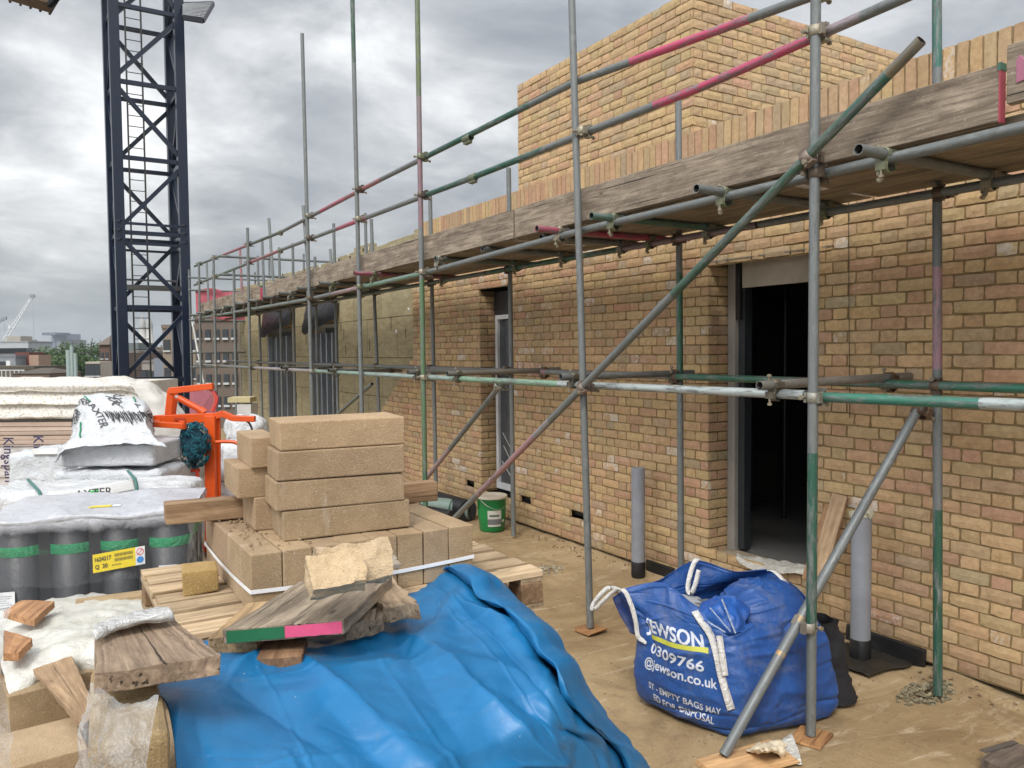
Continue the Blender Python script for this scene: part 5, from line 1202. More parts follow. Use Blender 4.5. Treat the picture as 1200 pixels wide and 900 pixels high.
# yellow label lying under the top sheet
q=FL+ex*Lr*.46+ey*.20; quad_=MB(); quad_.box((q.x,q.y,.998),(.22,.05,.003),Matrix((ex,ey,Z)).transposed(),(.78,.62,.05)).box((q.x+.13*ex.x,q.y+.13*ex.y,.998),(.05,.05,.003),Matrix((ex,ey,Z)).transposed(),(.75,.78,.8)); quad_.build('top_label',M['plain'],RK)
rows=[]
for j,(b,z) in enumerate(((-.015,.60),(-.015,.80),(-.018,.955),(.03,.985),(r_*3,.992),(r_*6-.03,.985),(r_*6+.01,.93),(r_*6+.015,.7))):
    rows.append([FL+ex*(-.03+(Lr+.05)*i/6)+ey*b+Z*(z-.97+(.012*math.sin(i*2.1+j))) for i in range(7)])
GT=displace(surf(rows,90,80),lambda p,u,v:crumple(p,3.5,.010,5,4)*(1 if v>.3 else .35))
def m_roof(t):
    v=t.pos(); sx=t.n('ShaderNodeSeparateXYZ'); t.l(v,sx.inputs[0]); n=t.noise(v,4,5,.7,1.5); h=t.math('ADD',sx.outputs[2],t.math('MULTIPLY',t.math('SUBTRACT',n,.5),.09))
    t.base((.52,.53,.57)); t.rough(.25); t.bump(t.noise(v,9,5,.7,2),.02,.8); mr=t.n('ShaderNodeMapRange'); t.l(h,mr.inputs[0]); mr.inputs[1].default_value=.90; mr.inputs[2].default_value=.965; mr.inputs[3].default_value=.05; mr.inputs[4].default_value=.93; t.l(mr.outputs[0],t.p.inputs['Alpha'])
M['roofilm']=mat('cloudy top film',m_roof)
grid_mb(GT,col=(.7,.7,.7)).build('cloudy_film',M['roofilm'],RK)
rows=[[FL+ex*(Lr+.012)+ey*(-.02+r_*6*i/4)+Z*(z-.97+.01*math.sin(i*3+z*9)) for i in range(5)] for z in (.97,.8,.6,.3,.12)]
grid_mb(displace(surf(rows,40,60),lambda p,u,v:crumple(p,7,.02,2,4)),col=(.7,.7,.7)).build('side_film',M['film'],RK)
# ================================================================ ORANGE LIFTING FRAME
OD=7.4; ORG=(.68,.09,.012)
Fr=thing('lifting_frame',vw(232,640,OD),'bright orange steel lifting fork with a hydraulic arm, standing behind the white packs','lifting frame')
o_=lambda x,y,d=0: vw(x,y,OD+d)
def ob(mb,a,b,w,h,col=ORG,da=0,db=0): mb.bar(o_(*a,da),o_(*b,db),w,h,col)
m=MB();ob(m,(181,492),(252,489),.07,.085);ob(m,(252,488),(262,484.5),.06,.06);ob(m,(261,484.5),(273,490),.06,.055);ob(m,(272,490),(299,491),.06,.055);m.build('main_beam',M['gloss'],Fr,bevel=.006)
m=MB();ob(m,(181,497),(216,499),.07,.05,da=-.25,db=-.25);m.bar(o_(183,494,.0),o_(183,497,-.25),.06,.05,ORG);ob(m,(214,493),(214,503),.06,.04,da=-.25,db=-.25);m.build('side_bracket',M['gloss'],Fr,bevel=.005)
m=MB();ob(m,(199,458),(250,452.5),.06,.06);ob(m,(197,486),(200,457),.04,.06);ob(m,(203,486),(206,458),.04,.05,da=.12,db=.12);m.build('upper_arm',M['gloss'],Fr,bevel=.006)
m=MB();m.tube([o_(209,466),o_(236,481)],.030,14,ORG,True);m.tube([o_(234,480),o_(240,484)],.038,14,ORG,True);m.tube([o_(206,464),o_(210,467)],.018,10,(.4,.4,.4),True);m.build('hydraulic_cylinder',M['gloss'],Fr)
m=MB();ob(m,(248,487),(249,640),.10,.10);ob(m,(255,490),(256,640),.05,.03,da=.03,db=.03);m.build('mast',M['gloss'],Fr,bevel=.005)
m=MB();m.tube(curve([o_(253,518,-.06),o_(264,517.5,-.06),o_(274,518,-.06),o_(281,521,-.06)],12),.017,10,ORG,True);m.build('handle',M['gloss'],Fr)
m=MB()
for x in (217,231): m.bar(o_(x,545,-.1),o_(x,690,-.1),.035,.03,(.55,.05,.02),up=Vector((1,0,0)))
m.bar(o_(217,551,-.1),o_(234,551,-.1),.03,.03,(.55,.05,.02));m.build('leg_frame',M['gloss'],Fr)
for s in (0,.5): 
    q=o_(232,640); MB().box((q.x-.6+s*.5,q.y-.1+s*.9,.05),(1.1,.12,.06),VR,ORG).build('fork_tine',M['gloss'],Fr,bevel=.006)
m=MB()
for k in range(4): m.tube(curve([o_(243+k,455),o_(249+k*1.5,460+k),o_(252+k,470),o_(247+k,482)],12),.008,6,(.45,.03,.04) if k%2 else (.55,.1,.05))
m.build('hydraulic_hose',M['gloss'],Fr)
m=MB();m.tube(curve([o_(288,492),o_(294,499),o_(297,512)],8),.010,6,(.03,.03,.03));m.build('lifting_sling',M['matte'],Fr)
# plate with writing
MB().box(o_(210,491,-.05),(.10,.004,.022),VR,(.45,.05,.02)).build('rating_plate',M['plain'],Fr)
# teal net
cN=o_(228,522,-.15); m=MB(); rd=(.135,.12,.20)
NG=[]
for j in range(9):
    a=math.pi*j/8; NG.append([cN+VR@Vector((rd[0]*.86*math.sin(a)*math.cos(t),rd[1]*.86*math.sin(a)*math.sin(t),rd[2]*.95*math.cos(a))) for t in [2*math.pi*i/8 for i in range(8)]])
core=grid_mb(displace(surf(NG,40,40,True),lambda p,u,v:crumple(p,9,.022,1,3),True),True,col=(.004,.045,.07)).build('net_bundle',M['matte'])
tag(core,'bundle of dark teal netting hanging from the orange frame','net')
for k in range(130):
    a=random.uniform(0,6.28);b=random.uniform(.3,2.8);pts=[]
    for i in range(7):
        a+=random.uniform(-.35,.35);b+=random.uniform(-.22,.22);b=max(.12,min(3.0,b)); f_=random.uniform(.92,1.12)
        pts.append(cN+VR@Vector((rd[0]*f_*math.sin(b)*math.cos(a),rd[1]*f_*math.sin(b)*math.sin(a),rd[2]*f_*math.cos(b))))
    m.tube(curve(pts,14),.0035,4,random.choice([(.01,.12,.17),(.01,.16,.2),(.005,.07,.11)]))
m.build('net_cord',M['matte'],core)
# white bags to the right of it
for (x,y,D,sz,l,sd) in ((275,562,7.9,(.46,.5,.36),'nearest white plastic sack with scribbled print beside the orange frame',1),(283,534,8.4,(.42,.4,.24),'white sack with printed lines stacked behind the nearest one',2),(289,508,8.9,(.36,.4,.34),'topmost white sack bulging above the others behind the orange arm',3),(273,600,7.9,(.5,.5,.4),'lower white sack mostly hidden behind the blocks',4)):
    c=vw(x,y,D);g_=rbox(c,sz,VR@rotz(10*sd),.030,sd*3.3,(.68,.69,.70),22,.10,5).build('plastic_sack',M['plastic']); tag(g_,l,'sack')
    m=MB()
    for k in range(9 if sd<3 else 3):
        q=c-EY*(sz[1]*.56)+EX*random.uniform(-.1,.16)+Z*random.uniform(-.02,.12)*1; m.bar(q,q+EX*.045+Z*random.uniform(-.02,.02),.004,.006,(.15,.15,.17))
    m.build('sack_print',M['matte'],g_)
# stuff behind: pale slab stack, pink sheet
tag(MB().box(vw(284,468,11.5),(.32,.3,.07),VR,(.55,.48,.27)).box(vw(290,480,11.5),(.2,.3,.17),VR,(.62,.62,.60)).box(vw(288,520,11.6),(.3,.3,.7),VR,(.5,.5,.5)).build('board_stack',M['matte']),'small stack of pale insulation boards standing under the far scaffold','board stack')
tag(MB().box(vw(238,476,13),(.42,.04,.5),VR,(.36,.12,.15),.02).build('pink_sheet',M['matte']),'pink sheeting under the far scaffold behind the orange arm','sheeting')
tag(MB().box(vw(297,505,9.9),(.16,.04,.16),VR,(.5,.16,.2),.02).build('pink_scrap',M['matte']),'scrap of pink sheeting left of the topmost block','sheeting')
# ================================================================ NETTING, CRANE, CITY
G=displace(surf([[Vector((x,20.25,z+.04*math.sin(x*7))) for x in (3.47,3.8,4.3,5.0,5.6)] for z in (3.42,3.1,2.7)],50,30),lambda p,u,v:crumple(p,1.6,.05,3)); tag(shell(grid_mb(G,col=(.50,.13,.17)).build('debris_netting',M['matte']),.003),'pink debris netting tied across the far end of the scaffold','netting')
CR=thing('tower_crane',vw(170,415,21)*Vector((1,1,0)) if False else Vector((on(170,415,D=21).x,on(170,415,D=21).y,-14)),'navy blue lattice mast of a tower crane with an inner ladder','crane')
NV=(.006,.013,.032); a_=20.0
def cam2(lat,dep,z): p=RT*lat+FW*dep; return Vector((p.x,p.y,0))+Z*z
def lx(px,D): q=on(px,415,D=D); return Vector((q.x,q.y,0))
FLc=lx(144.5,a_);FRc=lx(219.5,a_*1.04); wv=FRc-FLc; pv=Vector((-wv.y,wv.x,0)); BLc=FLc+pv;BRc=FRc+pv
m=MB()
for c in (FLc,FRc,BLc,BRc): m.box((c.x,c.y,1),(.235,.235,30),Matrix((wv.normalized(),pv.normalized(),Z)).transposed(),NV)
m.build('mast_leg',M['gloss'],CR,bevel=.01)
hz=[1.2+1.87*k for k in range(-8,9)]
m=MB();h=MB()
faces=[(FLc,FRc,0),(BLc,BRc,1),(FLc,BLc,1),(FRc,BRc,0)]
for (p,q,ph) in faces:
    for i,z in enumerate(hz):
        MB().bar(p+Z*z,q+Z*z,.10,.10,NV).build('mast_crossbar',M['gloss'],CR)
        if i<len(hz)-1:
            s,e=(p,q) if (i+ph)%2==0 else (q,p)
            m.bar(s+Z*(z+.10),e+Z*(z+1.87-.10),.10,.10,NV)
    for z in (4.95-.28,4.95+.22): MB().bar(p+Z*z,q+Z*z,.06,.06,NV).build('mast_crossbar',M['gloss'],CR)
m.build('diagonal_lattice',M['gloss'],CR)
m=MB()
for c in (FLc,FRc): 
    for z in (4.75,4.98,5.2): m.box((c.x-.02,c.y-.1,z),(.12,.12,.05),VR,(.05,.05,.07))
m.build('joint_bolt',M['metal'],CR)
cl=(FLc+FRc+BLc+BRc)/4+pv*.22-wv*.12; wd=wv.normalized()
m=MB()
for s in (-.19,.19): m.bar(cl+wd*s+Z*-13,cl+wd*s+Z*15,.05,.04,(.10,.10,.09),up=wd)
z=-12
while z<15: m.tube([cl-wd*.19+Z*z,cl+wd*.19+Z*z],.012,6,(.12,.12,.12)); z+=.28
m.build('ladder',M['metal'],CR)
m=MB()
for z in (3.62,): m.bar(FLc+pv*.5+Z*z,FRc+pv*.5+Z*z,.3,.12,(.16,.16,.15)); m.bar(FLc+pv*.9+Z*(z+.25),FRc+pv*.9+Z*(z+.25),.05,.05,(.2,.2,.2))
m.build('rest_platform',M['metal'],CR)
# upper platform at top right and the deck seen at the top left
m=MB()
pa=[on(214,3,D=20.5),on(250,2,D=20.8),on(238,22,D=19.6),on(214,18,D=19.4)]
for k in range(13): t=k/12; m.bar(pa[0].lerp(pa[3],t),pa[1].lerp(pa[2],t),.035,.02,(.40,.41,.42))
for k in range(6): t=k/5; m.bar(pa[0].lerp(pa[1],t)-Z*.05,pa[3].lerp(pa[2],t)-Z*.05,.04,.05,(.05,.05,.06))
m.bar(pa[0]-Z*.05,pa[1]-Z*.05,.06,.1,(.04,.04,.05)); m.bar(pa[3]-Z*.05,pa[2]-Z*.05,.06,.12,(.04,.04,.05)); m.bar(pa[1]-Z*.05,pa[2]-Z*.05,.06,.1,(.04,.04,.05))
m.build('access_platform',M['metal'],CR)
m=MB(); pa=[on(20,-3,D=22),on(72,-8,D=24),on(60,11,D=21.5),on(10,-12,D=19.5)]
pb=[on(2,-25,D=21),on(82,-25,D=24),on(58,15,D=21.3),on(12,1,D=20.3)]
m.add(pb+[p+Z*.25 for p in pb],[(0,3,2,1),(4,5,6,7),(0,1,5,4),(1,2,6,5),(2,3,7,6),(3,0,4,7)],(.22,.15,.09)); 
for k in range(5): t=k/4; m.bar(pb[3].lerp(pb[2],t)-Z*.03,pb[0].lerp(pb[1],t)-Z*.03,.05,.05,(.12,.09,.06))
m.bar(pb[2]+Z*.2,FLc+Z*12,.12,.12,NV)
m.build('counter_deck',M['deck'],CR)
m=MB(); m.box((cl.x,cl.y,14.6),(2.4,2.4,.3),VR,NV); m.build('slewing_base',M['gloss'],CR)
# ---- city beyond
GZ=-14
def bld(px0,px1,py,D,dep,col,label,name='far_building',roof=None,win=None,cat='building',grp=None,py1=None):
    a=on(px0,py,D=D);b=on(px1,py,D=D); w=(b-a).length; zt=a.z; c=(a+b)/2+EY*dep/2
    O=thing(name,(c.x,c.y,GZ),label,cat,grp)
    MB().box((c.x,c.y,(zt+GZ)/2),(w,dep,zt-GZ),VR,col).build('wall',M['far'],O)
    if roof=='pyr':
        h=roof_h[0]; q=[Vector((c.x,c.y,zt))+VR@Vector((sx*w*.6,sy*dep*.6,0)) for sx,sy in((-1,-1),(1,-1),(1,1),(-1,1))]; MB().add(q+[Vector((c.x,c.y,zt+h))],[(0,1,4),(1,2,4),(2,3,4),(3,0,4),(3,2,1,0)],(.14,.11,.09)).build('roof',M['far'],O)
    elif roof=='gable':
        h=w*.14; q=[Vector((c.x,c.y,zt))+VR@Vector((sx*w*.52,sy*dep*.52,0)) for sx,sy in((-1,-1),(1,-1),(1,1),(-1,1))]; r0=Vector((c.x,c.y,zt+h))-EX*w*.18;r1=r0+EX*w*.36
        MB().add(q+[r0,r1],[(0,1,5,4),(1,2,5),(2,3,4,5),(3,0,4),(3,2,1,0)],(.09,.075,.06)).build('roof',M['far'],O)
    elif roof=='flat': MB().box((c.x,c.y,zt+.15),(w*1.02,dep*1.02,.3),VR,tuple(x*.7 for x in col)).build('parapet',M['far'],O)
    if win:
        nx,nz,ww,wh,step=win
        for k in range(nz):
            m=MB()
            for i in range(nx): m.box(a+EX*(w*(i+.5)/nx)+Z*(-step*(k+.6))-EY*.03,(ww,.1,wh),VR,(.04,.045,.05)); m.box(a+EX*(w*(i+.5)/nx)+Z*(-step*(k+.6)-wh/2)-EY*.08,(ww*1.1,.1,.12),VR,(.5,.5,.48))
            m.build('window_row',M['far'],O)
    return O
roof_h=[3.2]
bld(-60,40,434,70,5,(.12,.10,.07),'long dark flat roof directly behind the speckled pack at the left edge',roof='flat')
bld(-60,18,420,90,3,(.24,.26,.28),'grey low building with a white door at the left edge',roof='flat',win=(3,1,1.6,2.2,2.5))
bld(18,34,416,92,3,(.20,.07,.05),'dark red brick low building at the left',roof='flat')
bld(34,45,416,91,2.5,(.36,.24,.17),'small tan brick end wall beside the red brick building')
bld(-50,33,402,190,10,(.42,.44,.46),'wide pale concrete block with window bands at the foot of the white crane',win=(12,3,3.2,1.4,3.4),roof='flat')
bld(4,28,398,215,6,(.44,.43,.40),'upper storey of the pale block stepping back below the white crane',win=(6,1,3,1.4,3))
bld(8,24,394,205,5,(.38,.35,.30),'beige plant room topping the pale block')
bld(33,40,408,220,12,(.34,.38,.44),'bluish grey slab beside the pale block')
bld(38,50,412,330,20,(.22,.25,.30),'distant blue grey office block left of the trees')
for (x0,x1,y,l,c) in ((60,72,391,'distant tower with a wider crown on the skyline',(.22,.26,.32)),(72,79,398,'distant brown slab tower beside the wide crowned one',(.15,.14,.15)),(66,71,400,'slender pale distant tower between the two skyline towers',(.5,.52,.55)),(50,54,404,'faint low tower at the left of the skyline group',(.28,.33,.40)),(54,62,408,'faint stepped block left of the skyline towers',(.30,.35,.42)),(56,68,412,'low white block at the foot of the skyline towers',(.5,.52,.53))):
    O=bld(x0,x1,y,900,40,c,l,name='skyline_tower',cat='tower',grp='skyline towers')
    if y==391: 
        q=on(66,392,D=895); MB().box((q.x,q.y,q.z+.5),(15,30,3),VR,(.14,.17,.22)).build('crown',M['far'],O)
bld(100,117,424,75,3,(.46,.40,.33),'low cream building behind the speckled pack left of the turreted one',win=(3,1,.5,1.2,1.3))
roof_h=[1.15]
bld(116.5,128,404,95,3.2,(.13,.075,.055),'brown brick turret with a pyramid roof left of the crane mast','church_tower',roof='pyr',win=(2,3,.35,.8,2.2),cat='tower')
bld(126,150,414,100,12,(.15,.10,.075),'brown mansion block beside the pyramid roofed turret',roof='gable',win=(4,2,.7,1.0,2.4))
bld(150,166,412,104,12,(.20,.15,.11),'brown gabled terrace seen through the crane mast',roof='gable',win=(3,2,.7,1.0,2.6))
bld(166,190,425,85,10,(.30,.27,.24),'light brown low block seen through the crane mast',roof='flat',win=(4,1,.7,.9,2.2))
bld(172,182,408,115,8,(.26,.18,.14),'narrow reddish house seen through the crane ladder',roof='gable',win=(2,1,.8,1.0,2.4))
bld(180,196,420,80,10,(.20,.22,.26),'grey slate fronted block behind the crane mast')
bld(190,232,385,62,10,(.26,.205,.155),'tall tan building behind the right leg of the crane mast',roof='flat',win=(4,3,.5,.9,2.2))
bld(228,300,376,46,10,(.15,.115,.09),'brown brick building seen through the far scaffold',roof='flat',win=(7,4,.3,.55,1.3))
bld(138,162,402,150,8,(.13,.15,.15),'dark scaffolded block seen through the crane mast')
for (x,l) in ((167,'left one of a pair of pale stone domed towers seen through the crane mast'),(175,'right one of a pair of pale stone domed towers seen through the crane mast')):
    q=on(x,384,D=260); O=thing('domed_tower',(q.x,q.y,GZ),l,'tower','domed towers')
    MB().lathe((q.x,q.y,GZ),[(1.25,0),(1.25,q.z-GZ-3),(1.05,q.z-GZ-3),(1.05,q.z-GZ)],12,(.42,.41,.38)).build('shaft',M['far'],O); MB().lathe(q,[(1.15,0),(1.1,1.2),(.7,2.4),(.25,3.2),(.1,4.5),(0,4.6)],12,(.36,.36,.35)).build('dome',M['far'],O)
# brown earth-coloured roofs at the bottom of the left gap
O=bld(15,58,438,55,4,(.16,.11,.08),'low brown gabled roof just above the speckled pack',roof='gable')
for i,x in enumerate((81,85,89)): 
    q=on(x,440,D=46); tag(MB().tube([(q.x,q.y,GZ),(q.x,q.y,on(x,[410,405,414][i],D=46).z)],.10 if i else .14,8,(.33,.40,.38)).build('steel_post',M['plain']),['thick pale green post in front of the trees','tallest pale green post in front of the trees','thin green post right of the two thicker ones'][i],'post','pale posts before the trees')
# white rail on the near roof at the far left
m=MB()
for k in range(6): q=on(2+k*5,436,D=68); m.tube([q-Z*1.2,q+Z*.2],.05,6,(.6,.6,.6))
m.tube([on(0,434,D=68),on(29,434,D=68)],.05,6,(.6,.6,.6)); tag(m.build('roof_railing',M['plain']),'thin white railing on the low roof at the left edge','railing')
tag(MB().box(on(10.5,428,D=88),(.45,.3,1.0),VR,(.75,.75,.75)).build('white_door',M['plain']),'white door panel standing on the low roof at the left edge','door')
# distant luffing cranes
def fcrane(px,pyb,tipx,tipy,D,label,mx=None,col=(.62,.64,.66)):
    a=on(px,pyb,D=D);b=on(tipx,tipy,D=D); O=thing('distant_crane',(a.x,a.y,GZ),label,'crane','distant cranes')
    MB().bar((a.x,a.y,GZ),a,1.0*D/400,1.0*D/400,col,up=EX).build('mast',M['far'],O)
    w=1.7*D/400;m=MB();n=12
    sd=(b-a).cross(EY).normalized()
    for s in (-1,1): m.bar(a+sd*w*.5*s,b+sd*w*.18*s,w*.28,w*.28,col)
    for k in range(n):
        t0=k/n;t1=(k+1)/n;s=1 if k%2 else -1; m.bar(a.lerp(b,t0)+sd*w*(.5-.32*t0)*s,a.lerp(b,t1)-sd*w*(.5-.32*t1)*s,w*.2,w*.2,col)
    m.build('jib',M['far'],O); m=MB(); m.box(a-(b-a).normalized()*2.2*D/400+Z*1.2,(3*D/400,2,2.2*D/400),VR,(.4,.42,.44)); m.build('counterweight',M['far'],O)
    q=a.lerp(b,.28)+sd*w*.9*(-1 if sd.x>0 else 1); MB().box(a.lerp(b,.27)-EX*.0+sd*w*.7,(1.2*D/400,1,1.8*D/400),VR,col).build('strut',M['far'],O)
    MB().box(b,(2.2*D/400,1,1.6*D/400),VR,(.25,.27,.3)).build('jib_head',M['far'],O); MB().tube([b,b-Z*28*D/400],.10*D/400,4,(.4,.42,.45)).build('hoist_rope',M['far'],O)
fcrane(5,399,38,347,400,'white luffing crane leaning right over the pale block on the skyline')
fcrane(-14,386,5,373,420,'tip of another crane jib at the left border',col=(.25,.27,.3))
# trees: leaf clumps through the volume
def tree(px,py,D,w,label,seed):
    rnd=random.Random(seed); t=on(px,py,D=D); h=16.5+rnd.uniform(-1,1); base=Vector((t.x,t.y,t.z-h)); O=thing('tree',base,label,'tree','broadleaved trees in the distance')
    m=MB(); m.tube([base,base+Z*h*.35,base+Z*h*.7+EX*.4],[.55,.4,.2],8,(.08,.06,.045))
    for k in range(7): a=k*.9; q=base+Z*h*(.32+.05*k); m.tube([q,q+Vector((math.cos(a),math.sin(a),.9))*w*.26,q+Vector((math.cos(a)*.9,math.sin(a)*.9,1.5))*w*.36],[.22,.14,.06],6,(.08,.06,.045))
    m.build('trunk',M['matte'],O)
    m=MB(); cl=[]
    for _ in range(34):
        a=rnd.uniform(0,6.28);r=w/2*math.sqrt(rnd.random())*.86; zz=rnd.uniform(.30,.97); r*=math.sqrt(max(.05,1-((zz-.58)/.44)**2)); cl.append((base+Vector((r*math.cos(a),r*math.sin(a),zz*h)),rnd.uniform(.9,1.9),rnd.uniform(.65,1.5)))
    for c,rr,k in cl:
        colr=(.032*k,.060*k,.018*k)
        for _ in range(60):
            d=Vector([rnd.gauss(0,1) for _ in range(3)]).normalized()*rr*rnd.uniform(.55,1.08); d.z*=.75; p=c+d; s=rnd.uniform(.14,.34)
            u=Vector([rnd.gauss(0,1) for _ in range(3)]).normalized(); v=u.cross(Vector([rnd.gauss(0,1) for _ in range(3)])).normalized(); kk=rnd.uniform(.8,1.2)
            m.add([p-u*s,p+v*s*.7,p+u*s,p-v*s*.7],[(0,1,2,3)],tuple(x*kk for x in colr))
    m.build('crown',M['leaf'],O)
TL=[(46,414,150,9),(56,411,170,12),(68,409,165,12),(80,408,180,13),(90,405,175,14),(101,405,180,13),(110,404,190,13),(62,418,130,9),(86,417,125,10),(98,420,120,9),(52,422,120,7),(74,421,118,8),(108,424,118,7),(195,412,170,9)]
TLAB=['small tree at the left end of the distant row','round tree just right of the tan wall','tree under the skyline towers','tree right of the brown skyline slab','tallest tree in the middle of the row','tree left of the turret','tree touching the turret roof','nearer tree below the skyline towers','nearer tree behind the pale posts','nearer tree between the posts and the cream building','low shrubby tree right of the tan wall','low tree behind the thick green post','low tree above the cream building','tree glimpsed through the crane mast']
for i,(x,y,D,w) in enumerate(TL): tree(x,y-(2 if i<7 else 4),D,w,TLAB[i],i*7+1)
# ================================================================ GROUND
def flatmat(name,a,b,sc):
    def f(t): v=t.pos(); t.base(t.mix(t.ramp(t.noise(v,sc,5,.7),[(.4,0),(.6,1)]),a,b)); t.rough(.95)
    return mat(name,f)
g=MB().add([(-3000,-500,GZ),(3000,-500,GZ),(3000,3500,GZ),(-3000,3500,GZ)],[(0,1,2,3)],(.1,.1,.1)).build('ground',flatmat('city ground',(.07,.075,.06),(.14,.13,.11),.02)); structure(g)
# terrace floor with real unevenness, heaped dirt along the wall
def fz(x,y):
    z=.010*N.noise(Vector((x*1.7,y*1.7,0)))+.005*N.noise(Vector((x*6,y*6,1)))+.003*N.noise(Vector((x*17,y*17,2)))
    e=max(0,1-(WX-x)/.22) if x<WX else 1
    return z-.008+.045*e*e*(.6+.6*N.noise(Vector((y*3,3,3))))
m=MB(); nx,ny=150,240;x0,x1,y0_,y1_=1.2,4.6,.6,10.
vs=[(x0+(x1-x0)*i/nx,y0_+(y1_-y0_)*j/ny,0) for j in range(ny+1) for i in range(nx+1)]; vs=[(x,y,fz(x,y)) for x,y,_ in vs]
m.add(vs,[(j*(nx+1)+i,j*(nx+1)+i+1,(j+1)*(nx+1)+i+1,(j+1)*(nx+1)+i) for j in range(ny) for i in range(nx)],(.3,.2,.1),None,True)
fo=m.build('floor_surface',M['floor']); structure(fo)
t=MB().box((.8,8.5,-7.02),(8.0,25,13.98),col=(.3,.22,.13)).build('terrace_floor',M['floor']); structure(t)
# rubble
def rubble(n,cx,cy,rx,ry,s0,s1,col,name,label,cat,seed,zf=0.02):
    rnd=random.Random(seed);m=MB()
    for _ in range(n):
        a=rnd.uniform(0,6.28);r=math.sqrt(rnd.random());x=cx+rx*r*math.cos(a);y=cy+ry*r*math.sin(a)
        if x>WX-.02: continue
        s=rnd.uniform(s0,s1); bm=bmesh.new(); bmesh.ops.create_icosphere(bm,subdivisions=1,radius=1)
        k=rnd.uniform(.75,1.2)
        vs=[Vector((x,y,fz(x,y)+s*.25+zf*(1-r)*rnd.random()))+Matrix.Rotation(rnd.uniform(0,6),3,'Z')@Vector((v.co.x*s*rnd.uniform(.7,1.3),v.co.y*s*rnd.uniform(.6,1.1),v.co.z*s*rnd.uniform(.4,.8))) for v in bm.verts]
        m.add(vs,[tuple(v.index for v in f.verts) for f in bm.faces],tuple(c*k for c in col),None,False); bm.free()
    o=m.build(name,M['block']); o['label']=label;o['category']=cat;o['kind']='stuff'; return o
q=on(1085,812,Z=0); rubble(150,q.x-.0,q.y,.21,.11,.008,.026,(.27,.235,.15),'mortar_droppings','heap of grey green mortar droppings round the foot of the wall side upright','mortar',3,.05)
q=on(643,668,Z=0); rubble(60,q.x,q.y,.16,.13,.006,.020,(.42,.38,.29),'mortar_crumbs','small pale heap of crumbs on the floor between the green tub and the leaning upright','mortar',5,.03)
rubble(1700,3.6,4.6,1.3,3.6,.002,.008,(.30,.22,.13),'grit','loose grit and crumbs scattered over the dusty floor','grit',9,0)
rubble(420,4.40,4.8,.16,3.9,.004,.016,(.24,.165,.09),'wall_dirt','dirt and mortar crumbs heaped along the foot of the brickwork','dirt',11,.02)
q=on(960,785,Z=0); rubble(24,q.x+.02,q.y,.22,.09,.010,.024,(.19,.14,.09),'clods','few dark clods of dirt by the black membrane patch','dirt',13,.0)
# timber batten lying on the floor between the uprights
tag(MB().bar(on(722,690,Z=.02),on(745,706,Z=.02),.03,.012,(.3,.3,.3)).build('batten',M['deck']),'thin dark batten lying on the floor left of the blue bag','batten')
# ================================================================ SKY, SUN, AIR, CAMERA
w=bpy.data.worlds.new('World'); scene.world=w; w.use_nodes=True; nt=w.node_tree; nt.nodes.clear()
o_=nt.nodes.new('ShaderNodeOutputWorld'); sky=nt.nodes.new('ShaderNodeTexSky'); sky.sky_type='NISHITA'; sky.sun_disc=False; sky.sun_elevation=R(50); sky.sun_rotation=R(228); sky.altitude=50; sky.air_density=1.5; sky.dust_density=3
bg=nt.nodes.new('ShaderNodeBackground'); bg.inputs[1].default_value=.10; nt.links.new(sky.outputs[0],bg.inputs[0])
t=NT(nt,None,o_)
gen=nt.nodes.new('ShaderNodeTexCoord').outputs['Generated']
sx=t.n('ShaderNodeSeparateXYZ'); t.l(gen,sx.inputs[0]); zz=t.math('ADD',t.math('MAXIMUM',sx.outputs[2],0.0),.22)
cx=t.n('ShaderNodeCombineXYZ'); t.l(t.math('DIVIDE',sx.outputs[0],zz),cx.inputs[0]); t.l(t.math('DIVIDE',sx.outputs[1],zz),cx.inputs[1])
n1=t.noise(cx.outputs[0],.62,7,.55,.3); n2=t.noise(cx.outputs[0],2.6,6,.6,.4)
f=t.math('ADD',t.math('MULTIPLY',n1,.75),t.math('MULTIPLY',n2,.25))
cl=t.ramp(f,[(.36,(.18,.192,.21)),(.43,(.25,.263,.285)),(.49,(.35,.362,.38)),(.54,(.52,.53,.54)),(.59,(.74,.745,.75))])
hz_=t.ramp(sx.outputs[2],[(.0,1),(.14,0)]); cl=t.mix(t.math('MULTIPLY',hz_,.75),cl,(.22,.255,.275))
bg2=t.n('ShaderNodeBackground'); t.l(cl,bg2.inputs[0])
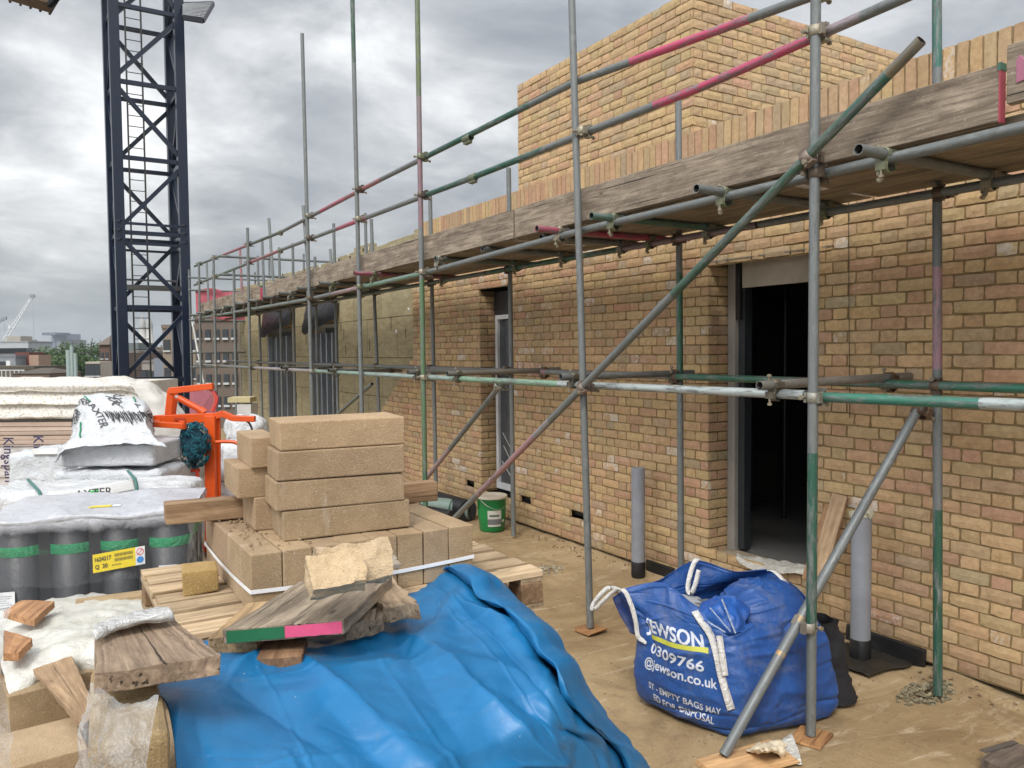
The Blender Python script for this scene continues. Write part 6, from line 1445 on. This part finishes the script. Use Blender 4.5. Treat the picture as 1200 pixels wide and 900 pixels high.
# overcast sky: gain added unseen overhead and round the sun to light the wall
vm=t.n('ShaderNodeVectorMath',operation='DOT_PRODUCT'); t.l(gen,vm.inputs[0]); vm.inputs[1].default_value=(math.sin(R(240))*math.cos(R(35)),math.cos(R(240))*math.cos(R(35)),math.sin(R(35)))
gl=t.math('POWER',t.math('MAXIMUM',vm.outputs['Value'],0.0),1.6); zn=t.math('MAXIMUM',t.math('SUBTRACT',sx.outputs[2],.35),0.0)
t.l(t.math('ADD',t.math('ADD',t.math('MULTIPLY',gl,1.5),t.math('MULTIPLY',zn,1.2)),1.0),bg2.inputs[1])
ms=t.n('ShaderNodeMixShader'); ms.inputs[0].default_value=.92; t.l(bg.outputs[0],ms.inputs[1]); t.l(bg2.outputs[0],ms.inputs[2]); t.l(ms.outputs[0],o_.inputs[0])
L=bpy.data.lights.new('Sun','SUN'); L.energy=1.5; L.angle=R(18); L.color=(1,.965,.91); lo=bpy.data.objects.new('Sun',L); COL.objects.link(lo)
# light arrives from behind-left of the camera, high
az=R(228); el=R(50); dirv=Vector((math.sin(az)*math.cos(el),math.cos(az)*math.cos(el),math.sin(el))); lo.rotation_euler=dirv.to_track_quat('Z','Y').to_euler(); lo.location=(0,0,30)
cd=bpy.data.cameras.new('Camera'); co=bpy.data.objects.new('Camera',cd); COL.objects.link(co); scene.camera=co
co.matrix_world=Matrix(((RT.x,UP.x,-FW.x,0),(RT.y,UP.y,-FW.y,0),(RT.z,UP.z,-FW.z,H),(0,0,0,1)))
cd.sensor_fit='HORIZONTAL'; cd.sensor_width=36; cd.lens=F/1200*36; cd.clip_start=.05; cd.clip_end=6000
hb=MB().box((0,1400,(GZ-1+70)/2),(4000,3200,70-(GZ-1))).build('haze',None)
hm=bpy.data.materials.new('haze air'); hm.use_nodes=True; hn=hm.node_tree; hn.nodes.clear(); ho=hn.nodes.new('ShaderNodeOutputMaterial'); hv=hn.nodes.new('ShaderNodeVolumePrincipled'); hv.inputs['Color'].default_value=(.80,.86,.92,1); hv.inputs['Density'].default_value=.00028; hv.inputs['Anisotropy'].default_value=.2; hn.links.new(hv.outputs[0],ho.inputs['Volume'])
hb.data.materials.clear(); hb.data.materials.append(hm); hb['kind']='stuff'; hb['label']='thin pale haze in the air over the city'; hb['category']='haze'
scene.render.engine='CYCLES'
scene.view_settings.view_transform='Standard'; scene.view_settings.look='None'; scene.view_settings.gamma=1; scene.view_settings.exposure=.69
for o in bpy.data.objects:
    if '_o' in o: del o['_o']
